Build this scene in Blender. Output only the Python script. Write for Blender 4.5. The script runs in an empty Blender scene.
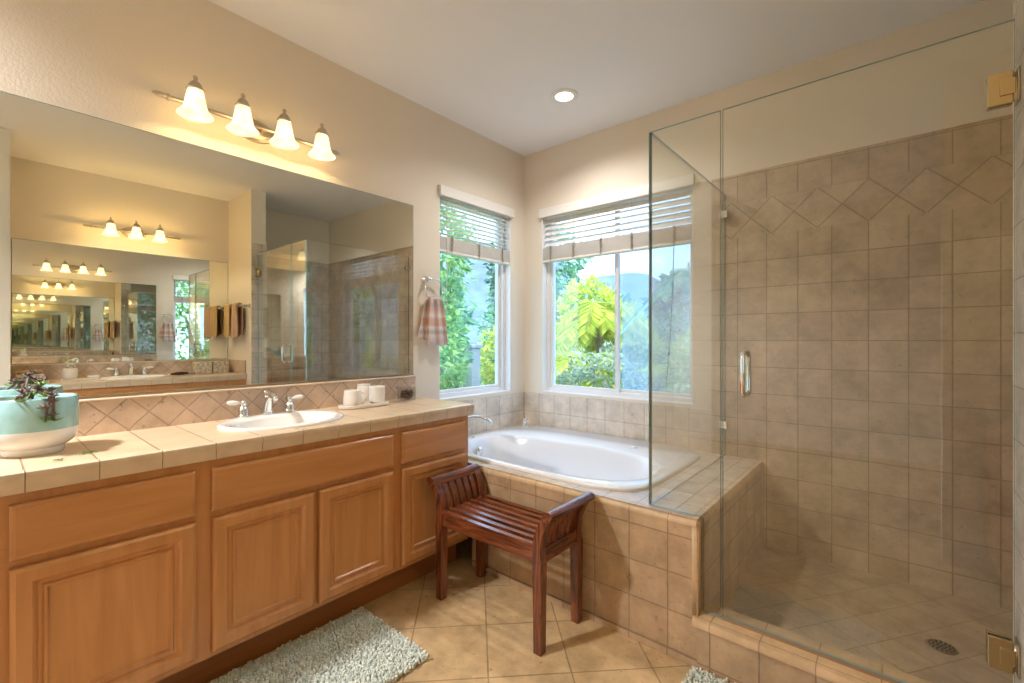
import bpy, bmesh, math, random
from mathutils import Vector, Matrix
random.seed(7)
S = bpy.context.scene
COL = S.collection
PI = math.pi

# ------------------------------------------------------------------ camera
cam_d = bpy.data.cameras.new('camera'); cam = bpy.data.objects.new('camera', cam_d); COL.objects.link(cam)
cam_d.sensor_width = 36.0; cam_d.lens = 36.0 * 453.0 / 1024.0
cam_d.shift_y = -(341.5 - 340.3) / 1024.0
cam_d.clip_start = 0.02; cam_d.clip_end = 300
cam.location = (0, 0, 1.27); cam.rotation_euler = (PI / 2, 0, math.radians(40.4))
S.camera = cam

# ------------------------------------------------------------------ world, sun, exposure
w = bpy.data.worlds.new('sky'); S.world = w; w.use_nodes = True
nt = w.node_tree; nt.nodes.clear()
wo = nt.nodes.new('ShaderNodeOutputWorld'); bg = nt.nodes.new('ShaderNodeBackground')
sky = nt.nodes.new('ShaderNodeTexSky'); sky.sky_type = 'HOSEK_WILKIE'; sky.turbidity = 3.0; sky.ground_albedo = 0.35
sky.sun_direction = Vector((0.35, -0.6, 0.72)).normalized()
mixw = nt.nodes.new('ShaderNodeMix'); mixw.data_type = 'RGBA'; mixw.inputs[0].default_value = 0.6
nt.links.new(sky.outputs[0], mixw.inputs[6]); mixw.inputs[7].default_value = (0.46, 0.69, 1.0, 1)
nt.links.new(mixw.outputs[2], bg.inputs[0]); nt.links.new(bg.outputs[0], wo.inputs[0])
bg.inputs[1].default_value = 3.0
sd = bpy.data.lights.new('sun', 'SUN'); sd.energy = 2.8; sd.angle = 0.01; sd.color = (1, 0.95, 0.85)
sun = bpy.data.objects.new('sun', sd); COL.objects.link(sun)
sun.rotation_euler = Vector((0.35, -0.6, 0.72)).to_track_quat('Z', 'Y').to_euler()
S.view_settings.view_transform = 'Standard'; S.view_settings.look = 'None'
S.view_settings.gamma = 1.0; S.view_settings.use_curve_mapping = False
S.view_settings.exposure = 1.28
cy = S.cycles
cy.use_denoising = True
cy.max_bounces = 24; cy.glossy_bounces = 20; cy.transmission_bounces = 12; cy.transparent_max_bounces = 48; cy.diffuse_bounces = 5
cy.caustics_reflective = False; cy.caustics_refractive = False
cy.sample_clamp_indirect = 4.0; cy.blur_glossy = 0.0

def lamp(name, kind, loc, energy, color, size=0.05, rot=(0, 0, 0), **k):
    d = bpy.data.lights.new(name, kind); d.energy = energy; d.color = color
    if kind == 'AREA': d.shape = k.get('shape', 'RECTANGLE'); d.size = size; d.size_y = k.get('sy', size)
    else: d.shadow_soft_size = size
    if kind == 'SPOT': d.spot_size = k.get('spot', 2.0); d.spot_blend = 0.8
    o = bpy.data.objects.new(name, d); COL.objects.link(o); o.location = loc; o.rotation_euler = rot
    if k.get('portal'): d.cycles.is_portal = True
    return o
# daylight portals in the window openings (guide the sky light, emit nothing)
AX, BY, CX, ZC = -2.378, 2.955, 0.91, 2.81
lamp('portal_back', 'AREA', (-1.6, BY + 0.13, 1.57), 1, (1, 1, 1), 1.2, (-PI / 2, 0, 0), sy=1.45, portal=True)
lamp('portal_side', 'AREA', (AX - 0.13, 2.40, 1.57), 1, (1, 1, 1), 1.45, (0, -PI / 2, 0), sy=0.75, portal=True)
lamp('portal_fill', 'AREA', (AX - 0.13, -1.10, 1.42), 1, (1, 1, 1), 1.75, (0, -PI / 2, 0), sy=1.3, portal=True)  # serves the fill window added behind the camera
# ceiling cans (one shows in the photograph; the other is an unseen fill light added behind the camera)
WARM = (1.0, 0.96, 0.93)
CAN_AND_FILL = [(-1.6, 2.387), (-2.2, -0.85)]
LAMPCOL = (1.0, 0.74, 0.36)
BULB_W = 6.0
for i, (x, y) in enumerate(CAN_AND_FILL):
    lamp('can_and_fill_light', 'SPOT', (x, y, ZC - 0.03), [22, 210][i], WARM, [0.06, 0.12][i], (0, 0, 0), spot=2.7)

# ------------------------------------------------------------------ materials
MATS = {}
def newmat(name):
    m = bpy.data.materials.new(name); m.use_nodes = True; MATS[name] = m
    n = m.node_tree; n.nodes.clear()
    out = n.nodes.new('ShaderNodeOutputMaterial'); p = n.nodes.new('ShaderNodeBsdfPrincipled')
    n.links.new(p.outputs[0], out.inputs[0]); return m, n, p, out
def plain(name, col, rough=0.5, metal=0.0, spec=0.5, bump=0.0, bscale=200, coat=0.0, var=0.0, vscale=8):
    m, n, p, o = newmat(name)
    p.inputs['Base Color'].default_value = (*col, 1); p.inputs['Roughness'].default_value = rough
    p.inputs['Metallic'].default_value = metal; p.inputs['Specular IOR Level'].default_value = spec
    p.inputs['Coat Weight'].default_value = coat
    if bump or var:
        tc = n.nodes.new('ShaderNodeTexCoord')
    if bump:
        t = n.nodes.new('ShaderNodeTexNoise'); t.inputs['Scale'].default_value = bscale; t.inputs['Detail'].default_value = 3
        n.links.new(tc.outputs['Object'], t.inputs['Vector'])
        b = n.nodes.new('ShaderNodeBump'); b.inputs['Strength'].default_value = bump; b.inputs['Distance'].default_value = 0.003
        n.links.new(t.outputs['Fac'], b.inputs['Height']); n.links.new(b.outputs[0], p.inputs['Normal'])
    if var:
        t = n.nodes.new('ShaderNodeTexNoise'); t.inputs['Scale'].default_value = vscale; t.inputs['Detail'].default_value = 4
        n.links.new(tc.outputs['Object'], t.inputs['Vector'])
        r = n.nodes.new('ShaderNodeMapRange'); r.inputs[1].default_value = 0.3; r.inputs[2].default_value = 0.7
        r.inputs[3].default_value = 1 - var; r.inputs[4].default_value = 1 + var
        n.links.new(t.outputs['Fac'], r.inputs[0])
        h = n.nodes.new('ShaderNodeHueSaturation'); h.inputs['Color'].default_value = (*col, 1)
        n.links.new(r.outputs[0], h.inputs['Value']); n.links.new(h.outputs[0], p.inputs['Base Color'])
    return m
def tile(name, c1, c2, grout, w, h, off=(0, 0, 0), rot=0.0, mortar=0.0035, rough=0.42, pits=0.5, spec=0.35, mott=0.25):
    m, n, p, o = newmat(name); N = n.nodes.new; L = n.links.new
    geo = N('ShaderNodeNewGeometry')
    sub = N('ShaderNodeVectorMath'); sub.operation = 'SUBTRACT'; sub.inputs[1].default_value = off
    L(geo.outputs['Position'], sub.inputs[0])
    sp = N('ShaderNodeSeparateXYZ'); L(sub.outputs[0], sp.inputs[0])
    ab = N('ShaderNodeVectorMath'); ab.operation = 'ABSOLUTE'; L(geo.outputs['True Normal'], ab.inputs[0])
    sn = N('ShaderNodeSeparateXYZ'); L(ab.outputs[0], sn.inputs[0])
    gx = N('ShaderNodeMath'); gx.operation = 'GREATER_THAN'; gx.inputs[1].default_value = 0.6; L(sn.outputs[0], gx.inputs[0])
    gz = N('ShaderNodeMath'); gz.operation = 'GREATER_THAN'; gz.inputs[1].default_value = 0.72; L(sn.outputs[2], gz.inputs[0])
    a = N('ShaderNodeCombineXYZ'); L(sp.outputs[0], a.inputs[0]); L(sp.outputs[2], a.inputs[1])
    b = N('ShaderNodeCombineXYZ'); L(sp.outputs[1], b.inputs[0]); L(sp.outputs[2], b.inputs[1])
    c = N('ShaderNodeCombineXYZ'); L(sp.outputs[0], c.inputs[0]); L(sp.outputs[1], c.inputs[1])
    m1 = N('ShaderNodeMix'); m1.data_type = 'VECTOR'; L(gx.outputs[0], m1.inputs[0]); L(a.outputs[0], m1.inputs[4]); L(b.outputs[0], m1.inputs[5])
    m2 = N('ShaderNodeMix'); m2.data_type = 'VECTOR'; L(gz.outputs[0], m2.inputs[0]); L(m1.outputs[1], m2.inputs[4]); L(c.outputs[0], m2.inputs[5])
    mp = N('ShaderNodeMapping'); mp.inputs['Rotation'].default_value = (0, 0, rot); L(m2.outputs[1], mp.inputs[0])
    big = N('ShaderNodeVectorMath'); big.operation = 'ADD'; big.inputs[1].default_value = (w * 200, h * 200, 0); L(mp.outputs[0], big.inputs[0])
    br = N('ShaderNodeTexBrick'); br.offset = 0; br.squash = 1; br.inputs['Scale'].default_value = 1
    br.inputs['Brick Width'].default_value = w; br.inputs['Row Height'].default_value = h
    br.inputs['Mortar Size'].default_value = mortar; br.inputs['Mortar Smooth'].default_value = 0.35
    br.inputs['Color1'].default_value = (*c1, 1); br.inputs['Color2'].default_value = (*c2, 1); br.inputs['Mortar'].default_value = (*grout, 1)
    L(big.outputs[0], br.inputs['Vector'])
    nz = N('ShaderNodeTexNoise'); nz.inputs['Scale'].default_value = 9; nz.inputs['Detail'].default_value = 6; nz.inputs['Roughness'].default_value = 0.65
    L(geo.outputs['Position'], nz.inputs['Vector'])
    mr = N('ShaderNodeMapRange'); mr.inputs[1].default_value = 0.3; mr.inputs[2].default_value = 0.7
    mr.inputs[3].default_value = 1 - mott; mr.inputs[4].default_value = 1 + mott * 0.7; L(nz.outputs['Fac'], mr.inputs[0])
    pz = N('ShaderNodeTexNoise'); pz.inputs['Scale'].default_value = 38; pz.inputs['Detail'].default_value = 2; L(geo.outputs['Position'], pz.inputs['Vector'])
    pr = N('ShaderNodeMapRange'); pr.inputs[1].default_value = 0.66; pr.inputs[2].default_value = 0.72; L(pz.outputs['Fac'], pr.inputs[0])
    pd = N('ShaderNodeMapRange'); pd.inputs[3].default_value = 1; pd.inputs[4].default_value = 1 - 0.45 * pits; L(pr.outputs[0], pd.inputs[0])
    mu = N('ShaderNodeMath'); mu.operation = 'MULTIPLY'; L(mr.outputs[0], mu.inputs[0]); L(pd.outputs[0], mu.inputs[1])
    hs = N('ShaderNodeHueSaturation'); L(br.outputs['Color'], hs.inputs['Color']); L(mu.outputs[0], hs.inputs['Value'])
    L(hs.outputs[0], p.inputs['Base Color'])
    ad = N('ShaderNodeMath'); ad.operation = 'MULTIPLY_ADD'; ad.inputs[1].default_value = -1; L(br.outputs['Fac'], ad.inputs[0])
    pm = N('ShaderNodeMath'); pm.operation = 'MULTIPLY'; pm.inputs[1].default_value = -0.6 * pits; L(pr.outputs[0], pm.inputs[0]); L(pm.outputs[0], ad.inputs[2])
    bu = N('ShaderNodeBump'); bu.inputs['Strength'].default_value = 0.6; bu.inputs['Distance'].default_value = 0.003
    L(ad.outputs[0], bu.inputs['Height']); L(bu.outputs[0], p.inputs['Normal'])
    p.inputs['Roughness'].default_value = rough; p.inputs['Specular IOR Level'].default_value = spec
    return m
def wood(name, c1, c2, axis=2, scale=1.0, rough=0.35, coat=0.2, streak=0.0, c3=None):
    m, n, p, o = newmat(name); N = n.nodes.new; L = n.links.new
    tc = N('ShaderNodeTexCoord'); mp = N('ShaderNodeMapping')
    s = [14 * scale] * 3; s[axis] = 1.3 * scale; mp.inputs['Scale'].default_value = s; L(tc.outputs['Object'], mp.inputs[0])
    nz = N('ShaderNodeTexNoise'); nz.inputs['Scale'].default_value = 1.6; nz.inputs['Detail'].default_value = 6; nz.inputs['Distortion'].default_value = 0.7 + streak
    L(mp.outputs[0], nz.inputs['Vector'])
    cr = N('ShaderNodeValToRGB'); cr.color_ramp.elements[0].position = 0.32; cr.color_ramp.elements[1].position = 0.68
    cr.color_ramp.elements[0].color = (*c1, 1); cr.color_ramp.elements[1].color = (*c2, 1)
    if c3: e = cr.color_ramp.elements.new(0.5); e.color = (*c3, 1)
    L(nz.outputs['Fac'], cr.inputs[0]); L(cr.outputs[0], p.inputs['Base Color'])
    bu = N('ShaderNodeBump'); bu.inputs['Strength'].default_value = 0.06; bu.inputs['Distance'].default_value = 0.002
    L(nz.outputs['Fac'], bu.inputs['Height']); L(bu.outputs[0], p.inputs['Normal'])
    p.inputs['Roughness'].default_value = rough; p.inputs['Coat Weight'].default_value = coat; p.inputs['Coat Roughness'].default_value = 0.2
    return m
def glass(name, tint=(0.97, 0.99, 0.98), refl=1.0, ior=1.5):
    m = bpy.data.materials.new(name); m.use_nodes = True; n = m.node_tree; n.nodes.clear(); N = n.nodes.new; L = n.links.new
    out = N('ShaderNodeOutputMaterial'); t = N('ShaderNodeBsdfTransparent'); g = N('ShaderNodeBsdfGlossy'); mx = N('ShaderNodeMixShader')
    f = N('ShaderNodeFresnel'); f.inputs[0].default_value = ior
    t.inputs[0].default_value = (*tint, 1); g.inputs[0].default_value = (1, 1, 1, 1); g.inputs['Roughness'].default_value = 0.0
    gb = N('ShaderNodeNewGeometry'); iv = N('ShaderNodeMapRange'); iv.inputs[3].default_value = ior; iv.inputs[4].default_value = 1 / ior
    L(gb.outputs['Backfacing'], iv.inputs[0]); L(iv.outputs[0], f.inputs[0])   # same reflectance at both faces of a thin pane
    mu = N('ShaderNodeMath'); mu.operation = 'MULTIPLY'; mu.inputs[1].default_value = refl; L(f.outputs[0], mu.inputs[0])
    L(mu.outputs[0], mx.inputs[0]); L(t.outputs[0], mx.inputs[1]); L(g.outputs[0], mx.inputs[2]); L(mx.outputs[0], out.inputs[0])
    MATS[name] = m; return m
def leafmat(name, c1, c2, trans=0.35):
    m = bpy.data.materials.new(name); m.use_nodes = True; n = m.node_tree; n.nodes.clear(); N = n.nodes.new; L = n.links.new
    out = N('ShaderNodeOutputMaterial'); p = N('ShaderNodeBsdfPrincipled'); tr = N('ShaderNodeBsdfTranslucent'); mx = N('ShaderNodeMixShader')
    g = N('ShaderNodeNewGeometry'); cr = N('ShaderNodeValToRGB'); cr.color_ramp.elements[0].color = (*c1, 1); cr.color_ramp.elements[1].color = (*c2, 1)
    L(g.outputs['Random Per Island'], cr.inputs[0]); L(cr.outputs[0], p.inputs['Base Color']); L(cr.outputs[0], tr.inputs[0])
    p.inputs['Roughness'].default_value = 0.38; mx.inputs[0].default_value = trans
    L(p.outputs[0], mx.inputs[1]); L(tr.outputs[0], mx.inputs[2]); L(mx.outputs[0], out.inputs[0]); MATS[name] = m; return m

PAINT = (0.78, 0.71, 0.61)
wall_m = plain('wall_paint', PAINT, 0.75, bump=0.35, bscale=110, spec=0.2)
ceil_m = plain('ceiling_paint', (0.86, 0.87, 0.90), 0.85, bump=0.15, bscale=120, spec=0.1)
T1, T2, GR = (0.56, 0.435, 0.31), (0.48, 0.365, 0.255), (0.34, 0.25, 0.17)
P_ = 0.1545
shower_m = tile('shower_tile', T1, T2, GR, P_, P_ + 0.0008, (-0.731, BY - 0.1, 0.492), mortar=0.003)
band_m = tile('diamond_band_tile', T1, T2, GR, P_, P_, (-0.003, 1.99, 1.99), PI / 4, mortar=0.003)
showtop_m = tile('shower_top_tile', T1, T2, GR, P_, 0.1553, (-0.731, BY - 0.1, 2.250), mortar=0.003)
splash_m = tile('tub_splash_tile', (0.70, 0.62, 0.53), (0.65, 0.57, 0.48), (0.46, 0.39, 0.32), 0.150, 0.150, (-0.72, BY - 0.02, 0.84), mortar=0.003)
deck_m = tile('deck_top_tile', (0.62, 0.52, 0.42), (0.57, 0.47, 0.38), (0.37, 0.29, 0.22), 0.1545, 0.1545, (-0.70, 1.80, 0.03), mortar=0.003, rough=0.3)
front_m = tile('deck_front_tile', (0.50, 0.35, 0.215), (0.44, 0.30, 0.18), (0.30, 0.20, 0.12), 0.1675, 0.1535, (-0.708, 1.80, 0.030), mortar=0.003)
bull_m = tile('bullnose_tile', (0.60, 0.42, 0.25), (0.55, 0.39, 0.23), (0.34, 0.23, 0.14), 0.1675, 5.0, (-0.708, 1.80, -2.0), mortar=0.002, pits=0.15)
floor_m = tile('floor_tile', (0.58, 0.42, 0.235), (0.52, 0.365, 0.195), (0.33, 0.23, 0.13), 0.318, 0.318, (-1.398, 1.466, 0), PI / 4, mortar=0.0035, rough=0.38, pits=0.7, mott=0.3)
pan_m = tile('shower_floor_tile', (0.50, 0.38, 0.26), (0.45, 0.335, 0.22), (0.36, 0.26, 0.165), 0.154, 0.154, (0.2, 2.4, 0), 0.6, mortar=0.003)
ctop_m = tile('counter_tile', (0.66, 0.50, 0.335), (0.61, 0.46, 0.30), (0.30, 0.20, 0.125), 5.0, 0.1535, (0.3, 0.081 + 0.0, 0), mortar=0.0028, pits=0.2, mott=0.12, rough=0.3)
# counter seams run across the depth only; V-cap seams line up with them
bs_m = tile('backsplash_tile', (0.62, 0.48, 0.37), (0.56, 0.43, 0.33), (0.42, 0.31, 0.23), 0.0925, 0.0925, (0, 0.454, 0.975), PI / 4, mortar=0.003, pits=0.8)
maple_v = wood('maple_vertical', (0.46, 0.205, 0.068), (0.56, 0.275, 0.105), 2)
maple_h = wood('maple_horizontal', (0.46, 0.205, 0.068), (0.56, 0.275, 0.105), 1)
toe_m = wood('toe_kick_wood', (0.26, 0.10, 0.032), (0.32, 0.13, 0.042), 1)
stool_m = wood('rosewood', (0.045, 0.010, 0.005), (0.25, 0.070, 0.022), 0, 1.6, 0.25, 0.5, 1.2, c3=(0.14, 0.036, 0.012))
stool_v = wood('rosewood_vertical', (0.045, 0.010, 0.005), (0.25, 0.070, 0.022), 2, 1.6, 0.25, 0.5, 1.2, c3=(0.14, 0.036, 0.012))
stool_y = wood('rosewood_cross', (0.045, 0.010, 0.005), (0.25, 0.070, 0.022), 1, 1.6, 0.25, 0.5, 1.2, c3=(0.14, 0.036, 0.012))
porcelain = plain('porcelain', (0.82, 0.81, 0.79), 0.08, coat=0.5)
acrylic = plain('tub_acrylic', (0.80, 0.82, 0.86), 0.12, coat=0.4)
chrome = plain('chrome', (0.80, 0.80, 0.80), 0.06, 1.0)
nickel = plain('brushed_nickel', (0.55, 0.48, 0.38), 0.28, 1.0)
brass = plain('aged_brass', (0.52, 0.46, 0.32), 0.2, 1.0)
drain_m = plain('drain_steel', (0.40, 0.38, 0.34), 0.3, 1.0)
dark = plain('dark_hole', (0.03, 0.025, 0.02), 0.6)
white_v = plain('white_vinyl', (0.82, 0.82, 0.82), 0.35)
blind_m = plain('blind_slat', (0.80, 0.78, 0.75), 0.4)
stack_m = plain('blind_stack', (0.68, 0.65, 0.61), 0.5)
cord_m = plain('blind_cord', (0.62, 0.58, 0.52), 0.7)
knot_m = plain('ladder_tape', (0.40, 0.36, 0.32), 0.8)
darkcord = plain('dark_cord', (0.04, 0.05, 0.06), 0.7)
pane = glass('window_glass', (0.95, 0.98, 0.98))
shglass = glass('shower_glass', (0.98, 0.99, 0.975), 1.5)
edge_m = plain('glass_edge', (0.03, 0.11, 0.11), 0.08, spec=0.8, coat=0.6)
cupglass = glass('clear_glass', (0.92, 0.93, 0.93))
mirror_m = plain('mirror_silver', (0.88, 0.90, 0.86), 0.0, 1.0)
medge_m = plain('mirror_edge', (0.10, 0.16, 0.14), 0.2)
ceram = plain('white_stoneware', (0.78, 0.75, 0.71), 0.35)
tray_m = plain('tray_stone', (0.74, 0.68, 0.60), 0.5)
pot_m = plain('potpourri', (0.10, 0.045, 0.03), 0.8, var=0.5, vscale=60, bump=0.8, bscale=100)
bowl_w = plain('bowl_white', (0.82, 0.82, 0.82), 0.15, coat=0.5)
bowl_b = plain('bowl_aqua', (0.34, 0.60, 0.62), 0.12, coat=0.6, var=0.12, vscale=18)
twig_m = plain('dried_twig', (0.16, 0.11, 0.10), 0.8)
green_m = plain('sprig_green', (0.14, 0.26, 0.05), 0.5)
towel_y = plain('towel_tan', (0.50, 0.33, 0.20), 0.95, bump=0.8, bscale=260)
towel_p = plain('towel_rose', (0.46, 0.28, 0.22), 0.95, bump=0.8, bscale=260)
soil_m = plain('planter_soil', (0.10, 0.07, 0.05), 0.95, bump=0.9, bscale=150)

# striped hand towel
def stripe_towel(name, base, cols, period, axis=2):
    m, n, p, o = newmat(name); N = n.nodes.new; L = n.links.new
    tc = N('ShaderNodeTexCoord'); sp = N('ShaderNodeSeparateXYZ'); L(tc.outputs['Object'], sp.inputs[0])
    mo = N('ShaderNodeMath'); mo.operation = 'MULTIPLY'; mo.inputs[1].default_value = 1 / period; L(sp.outputs[axis], mo.inputs[0])
    fr = N('ShaderNodeMath'); fr.operation = 'FRACT'; L(mo.outputs[0], fr.inputs[0])
    cr = N('ShaderNodeValToRGB'); cr.color_ramp.interpolation = 'LINEAR'
    cr.color_ramp.elements[0].color = (*base, 1); cr.color_ramp.elements[1].color = (*base, 1); cr.color_ramp.elements[1].position = 1.0
    for pos, c in cols: e = cr.color_ramp.elements.new(pos); e.color = (*c, 1)
    L(fr.outputs[0], cr.inputs[0]); L(cr.outputs[0], p.inputs['Base Color']); p.inputs['Roughness'].default_value = 0.95
    nz = N('ShaderNodeTexNoise'); nz.inputs['Scale'].default_value = 240; L(tc.outputs['Object'], nz.inputs['Vector'])
    b = N('ShaderNodeBump'); b.inputs['Strength'].default_value = 0.7; b.inputs['Distance'].default_value = 0.003; L(nz.outputs['Fac'], b.inputs['Height']); L(b.outputs[0], p.inputs['Normal'])
    return m
hand_m = stripe_towel('striped_towel', (0.72, 0.60, 0.55), [(0.10, (0.50, 0.42, 0.42)), (0.22, (0.80, 0.72, 0.70)), (0.30, (0.68, 0.45, 0.37)), (0.45, (0.70, 0.48, 0.40)), (0.55, (0.82, 0.74, 0.72)), (0.70, (0.72, 0.52, 0.46)), (0.85, (0.55, 0.47, 0.48))], 0.24)
btow_m = stripe_towel('ribbed_towel', (0.42, 0.25, 0.16), [(0.3, (0.62, 0.44, 0.30)), (0.5, (0.33, 0.17, 0.12)), (0.75, (0.58, 0.38, 0.27))], 0.045, 0)

# lamp glass: glowing frosted bell
def shade_mat():
    m = bpy.data.materials.new('lit_shade'); m.use_nodes = True; n = m.node_tree; n.nodes.clear(); N = n.nodes.new; L = n.links.new
    out = N('ShaderNodeOutputMaterial'); e = N('ShaderNodeEmission'); t = N('ShaderNodeBsdfTransparent'); mx = N('ShaderNodeMixShader')
    tc = N('ShaderNodeTexCoord'); nz = N('ShaderNodeTexNoise'); nz.inputs['Scale'].default_value = 22; nz.inputs['Detail'].default_value = 3; L(tc.outputs['Object'], nz.inputs['Vector'])
    cr = N('ShaderNodeValToRGB'); cr.color_ramp.elements[0].color = (1.0, 0.72, 0.36, 1); cr.color_ramp.elements[1].color = (1.0, 0.90, 0.62, 1)
    cr.color_ramp.elements[0].position = 0.3; cr.color_ramp.elements[1].position = 0.7
    L(nz.outputs['Fac'], cr.inputs[0]); L(cr.outputs[0], e.inputs[0]); e.inputs[1].default_value = 0.98
    t.inputs[0].default_value = (1, 0.9, 0.7, 1)
    mx.inputs[0].default_value = 0.5; L(e.outputs[0], mx.inputs[1]); L(t.outputs[0], mx.inputs[2]); L(mx.outputs[0], out.inputs[0])
    return m
shade_m = shade_mat()
def emit(name, c, s):
    m = bpy.data.materials.new(name); m.use_nodes = True; n = m.node_tree; n.nodes.clear()
    out = n.nodes.new('ShaderNodeOutputMaterial'); e = n.nodes.new('ShaderNodeEmission'); e.inputs[0].default_value = (*c, 1); e.inputs[1].default_value = s
    n.links.new(e.outputs[0], out.inputs[0]); return m
can_m = emit('lit_lens', (1, 0.86, 0.62), 3.0)
bulb_m = emit('lit_bulb', (1, 0.85, 0.55), 0.8)

# ------------------------------------------------------------------ geometry helpers
WL = {}
def B(): return bmesh.new()
def mk(name, bm, mat, parent=None, origin=None, smooth=False, recalc=True, auto=None):
    if recalc: bmesh.ops.recalc_face_normals(bm, faces=bm.faces)
    if parent is not None: og = WL[parent]
    elif origin is not None: og = Vector(origin)
    else:
        xs = [v.co.x for v in bm.verts]; ys = [v.co.y for v in bm.verts]; zs = [v.co.z for v in bm.verts]
        og = Vector(((min(xs) + max(xs)) / 2, (min(ys) + max(ys)) / 2, min(zs)))
    for v in bm.verts: v.co -= og
    if smooth:
        for f in bm.faces: f.smooth = True
        if auto is not None:
            for e in bm.edges:
                if len(e.link_faces) == 2 and e.calc_face_angle(0) > auto: e.smooth = False
    me = bpy.data.meshes.new(name); bm.to_mesh(me); bm.free()
    for mm in (mat if isinstance(mat, (list, tuple)) else [mat]): me.materials.append(mm)
    o = bpy.data.objects.new(name, me); COL.objects.link(o)
    if parent is not None: o.parent = parent
    else: o.location = og
    WL[o] = og
    return o
def tag(o, label, cat=None, group=None, kind=None):
    if label: o['label'] = label
    if cat: o['category'] = cat
    if group: o['group'] = group
    if kind: o['kind'] = kind
    return o
def empty(name, loc, label=None, cat=None, group=None, kind=None):
    o = bpy.data.objects.new(name, None); COL.objects.link(o); o.location = loc; o.empty_display_size = 0.05
    WL[o] = Vector(loc); return tag(o, label, cat, group, kind)
def copy_thing(o, loc, label, rotz=None):
    def rec(s, par):
        c = s.copy(); COL.objects.link(c)
        if par: c.parent = par
        for ch in [k for k in list(bpy.data.objects) if k.parent == s]: rec(ch, c)
        return c
    c = rec(o, None); c.location = loc; c['label'] = label
    if rotz is not None: c.rotation_euler = (0, 0, rotz)
    return c
def box(bm, x0, x1, y0, y1, z0, z1, mi=0, bev=0):
    if x0 > x1: x0, x1 = x1, x0
    if y0 > y1: y0, y1 = y1, y0
    vs = [bm.verts.new(p) for p in ((x0, y0, z0), (x1, y0, z0), (x1, y1, z0), (x0, y1, z0), (x0, y0, z1), (x1, y0, z1), (x1, y1, z1), (x0, y1, z1))]
    fs = [bm.faces.new([vs[i] for i in q]) for q in ((0, 3, 2, 1), (4, 5, 6, 7), (0, 1, 5, 4), (1, 2, 6, 5), (2, 3, 7, 6), (3, 0, 4, 7))]
    for f in fs: f.material_index = mi
    if bev:
        es = list({e for f in fs for e in f.edges})
        bmesh.ops.bevel(bm, geom=es, offset=bev, segments=2, affect='EDGES', profile=0.5)
    return fs
def frame_axes(d):
    d = d.normalized(); up = Vector((0, 0, 1)) if abs(d.z) < 0.95 else Vector((1, 0, 0))
    a = d.cross(up).normalized(); b = d.cross(a).normalized(); return a, b
def tube(bm, pts, r, n=10, cap=True, closed=False, mi=0, flat=1.0):
    pts = [Vector(p) for p in pts]; N = len(pts); rs = r if isinstance(r, (list, tuple)) else [r] * N
    rings = []; prev = None
    for i, p in enumerate(pts):
        if closed: d = pts[(i + 1) % N] - pts[i - 1]
        else: d = pts[min(i + 1, N - 1)] - pts[max(i - 1, 0)]
        d.normalize()
        if prev is None: a, b = frame_axes(d)
        else:
            a = (prev - d * prev.dot(d)).normalized(); b = d.cross(a)
        prev = a
        rings.append([bm.verts.new(p + (a * math.cos(2 * PI * k / n) + b * math.sin(2 * PI * k / n) * flat) * rs[i]) for k in range(n)])
    M = N if closed else N - 1
    for i in range(M):
        A_, B_ = rings[i], rings[(i + 1) % N]
        for k in range(n):
            f = bm.faces.new((A_[k], A_[(k + 1) % n], B_[(k + 1) % n], B_[k])); f.material_index = mi
    if cap and not closed:
        bm.faces.new(rings[0]).material_index = mi; bm.faces.new(rings[-1]).material_index = mi
def lathe(bm, prof, c=(0, 0, 0), n=32, sx=1.0, sy=1.0, mi=0, axis='z', cap=True):
    """prof: list of (r, z); closes at r=0 ends"""
    c = Vector(c); rings = []
    def P(r, z, a):
        u, v = r * math.cos(a) * sx, r * math.sin(a) * sy
        if axis == 'z': return c + Vector((u, v, z))
        if axis == 'x': return c + Vector((z, u, v))
        return c + Vector((u, z, v))
    for r, z in prof:
        if r < 1e-6: rings.append([bm.verts.new(P(0, z, 0))])
        else: rings.append([bm.verts.new(P(r, z, 2 * PI * k / n)) for k in range(n)])
    for i in range(len(rings) - 1):
        A_, B_ = rings[i], rings[i + 1]
        for k in range(n):
            q = (k + 1) % n
            if len(A_) == 1 and len(B_) == 1: continue
            if len(A_) == 1: f = bm.faces.new((A_[0], B_[q], B_[k]))
            elif len(B_) == 1: f = bm.faces.new((A_[k], A_[q], B_[0]))
            else: f = bm.faces.new((A_[k], A_[q], B_[q], B_[k]))
            f.material_index = mi
    if cap:
        for rr in (rings[0], rings[-1]):
            if len(rr) > 2: bm.faces.new(rr).material_index = mi
def prism(bm, pts, axis, a0, a1, mi=0):
    """extrude a closed 2D outline along an axis (0,1,2)"""
    def V(u, v, a):
        return {0: (a, u, v), 1: (u, a, v), 2: (u, v, a)}[axis]
    r0 = [bm.verts.new(V(u, v, a0)) for u, v in pts]; r1 = [bm.verts.new(V(u, v, a1)) for u, v in pts]
    n = len(pts)
    for i in range(n): bm.faces.new((r0[i], r0[(i + 1) % n], r1[(i + 1) % n], r1[i])).material_index = mi
    bm.faces.new(r0).material_index = mi; bm.faces.new(r1).material_index = mi
def loft(bm, rings, cap0=True, cap1=True, mi=0):
    R = [[bm.verts.new(p) for p in r] for r in rings]; n = len(R[0])
    for i in range(len(R) - 1):
        for k in range(n): bm.faces.new((R[i][k], R[i][(k + 1) % n], R[i + 1][(k + 1) % n], R[i + 1][k])).material_index = mi
    if cap0: bm.faces.new(R[0]).material_index = mi
    if cap1: bm.faces.new(R[-1]).material_index = mi
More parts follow.
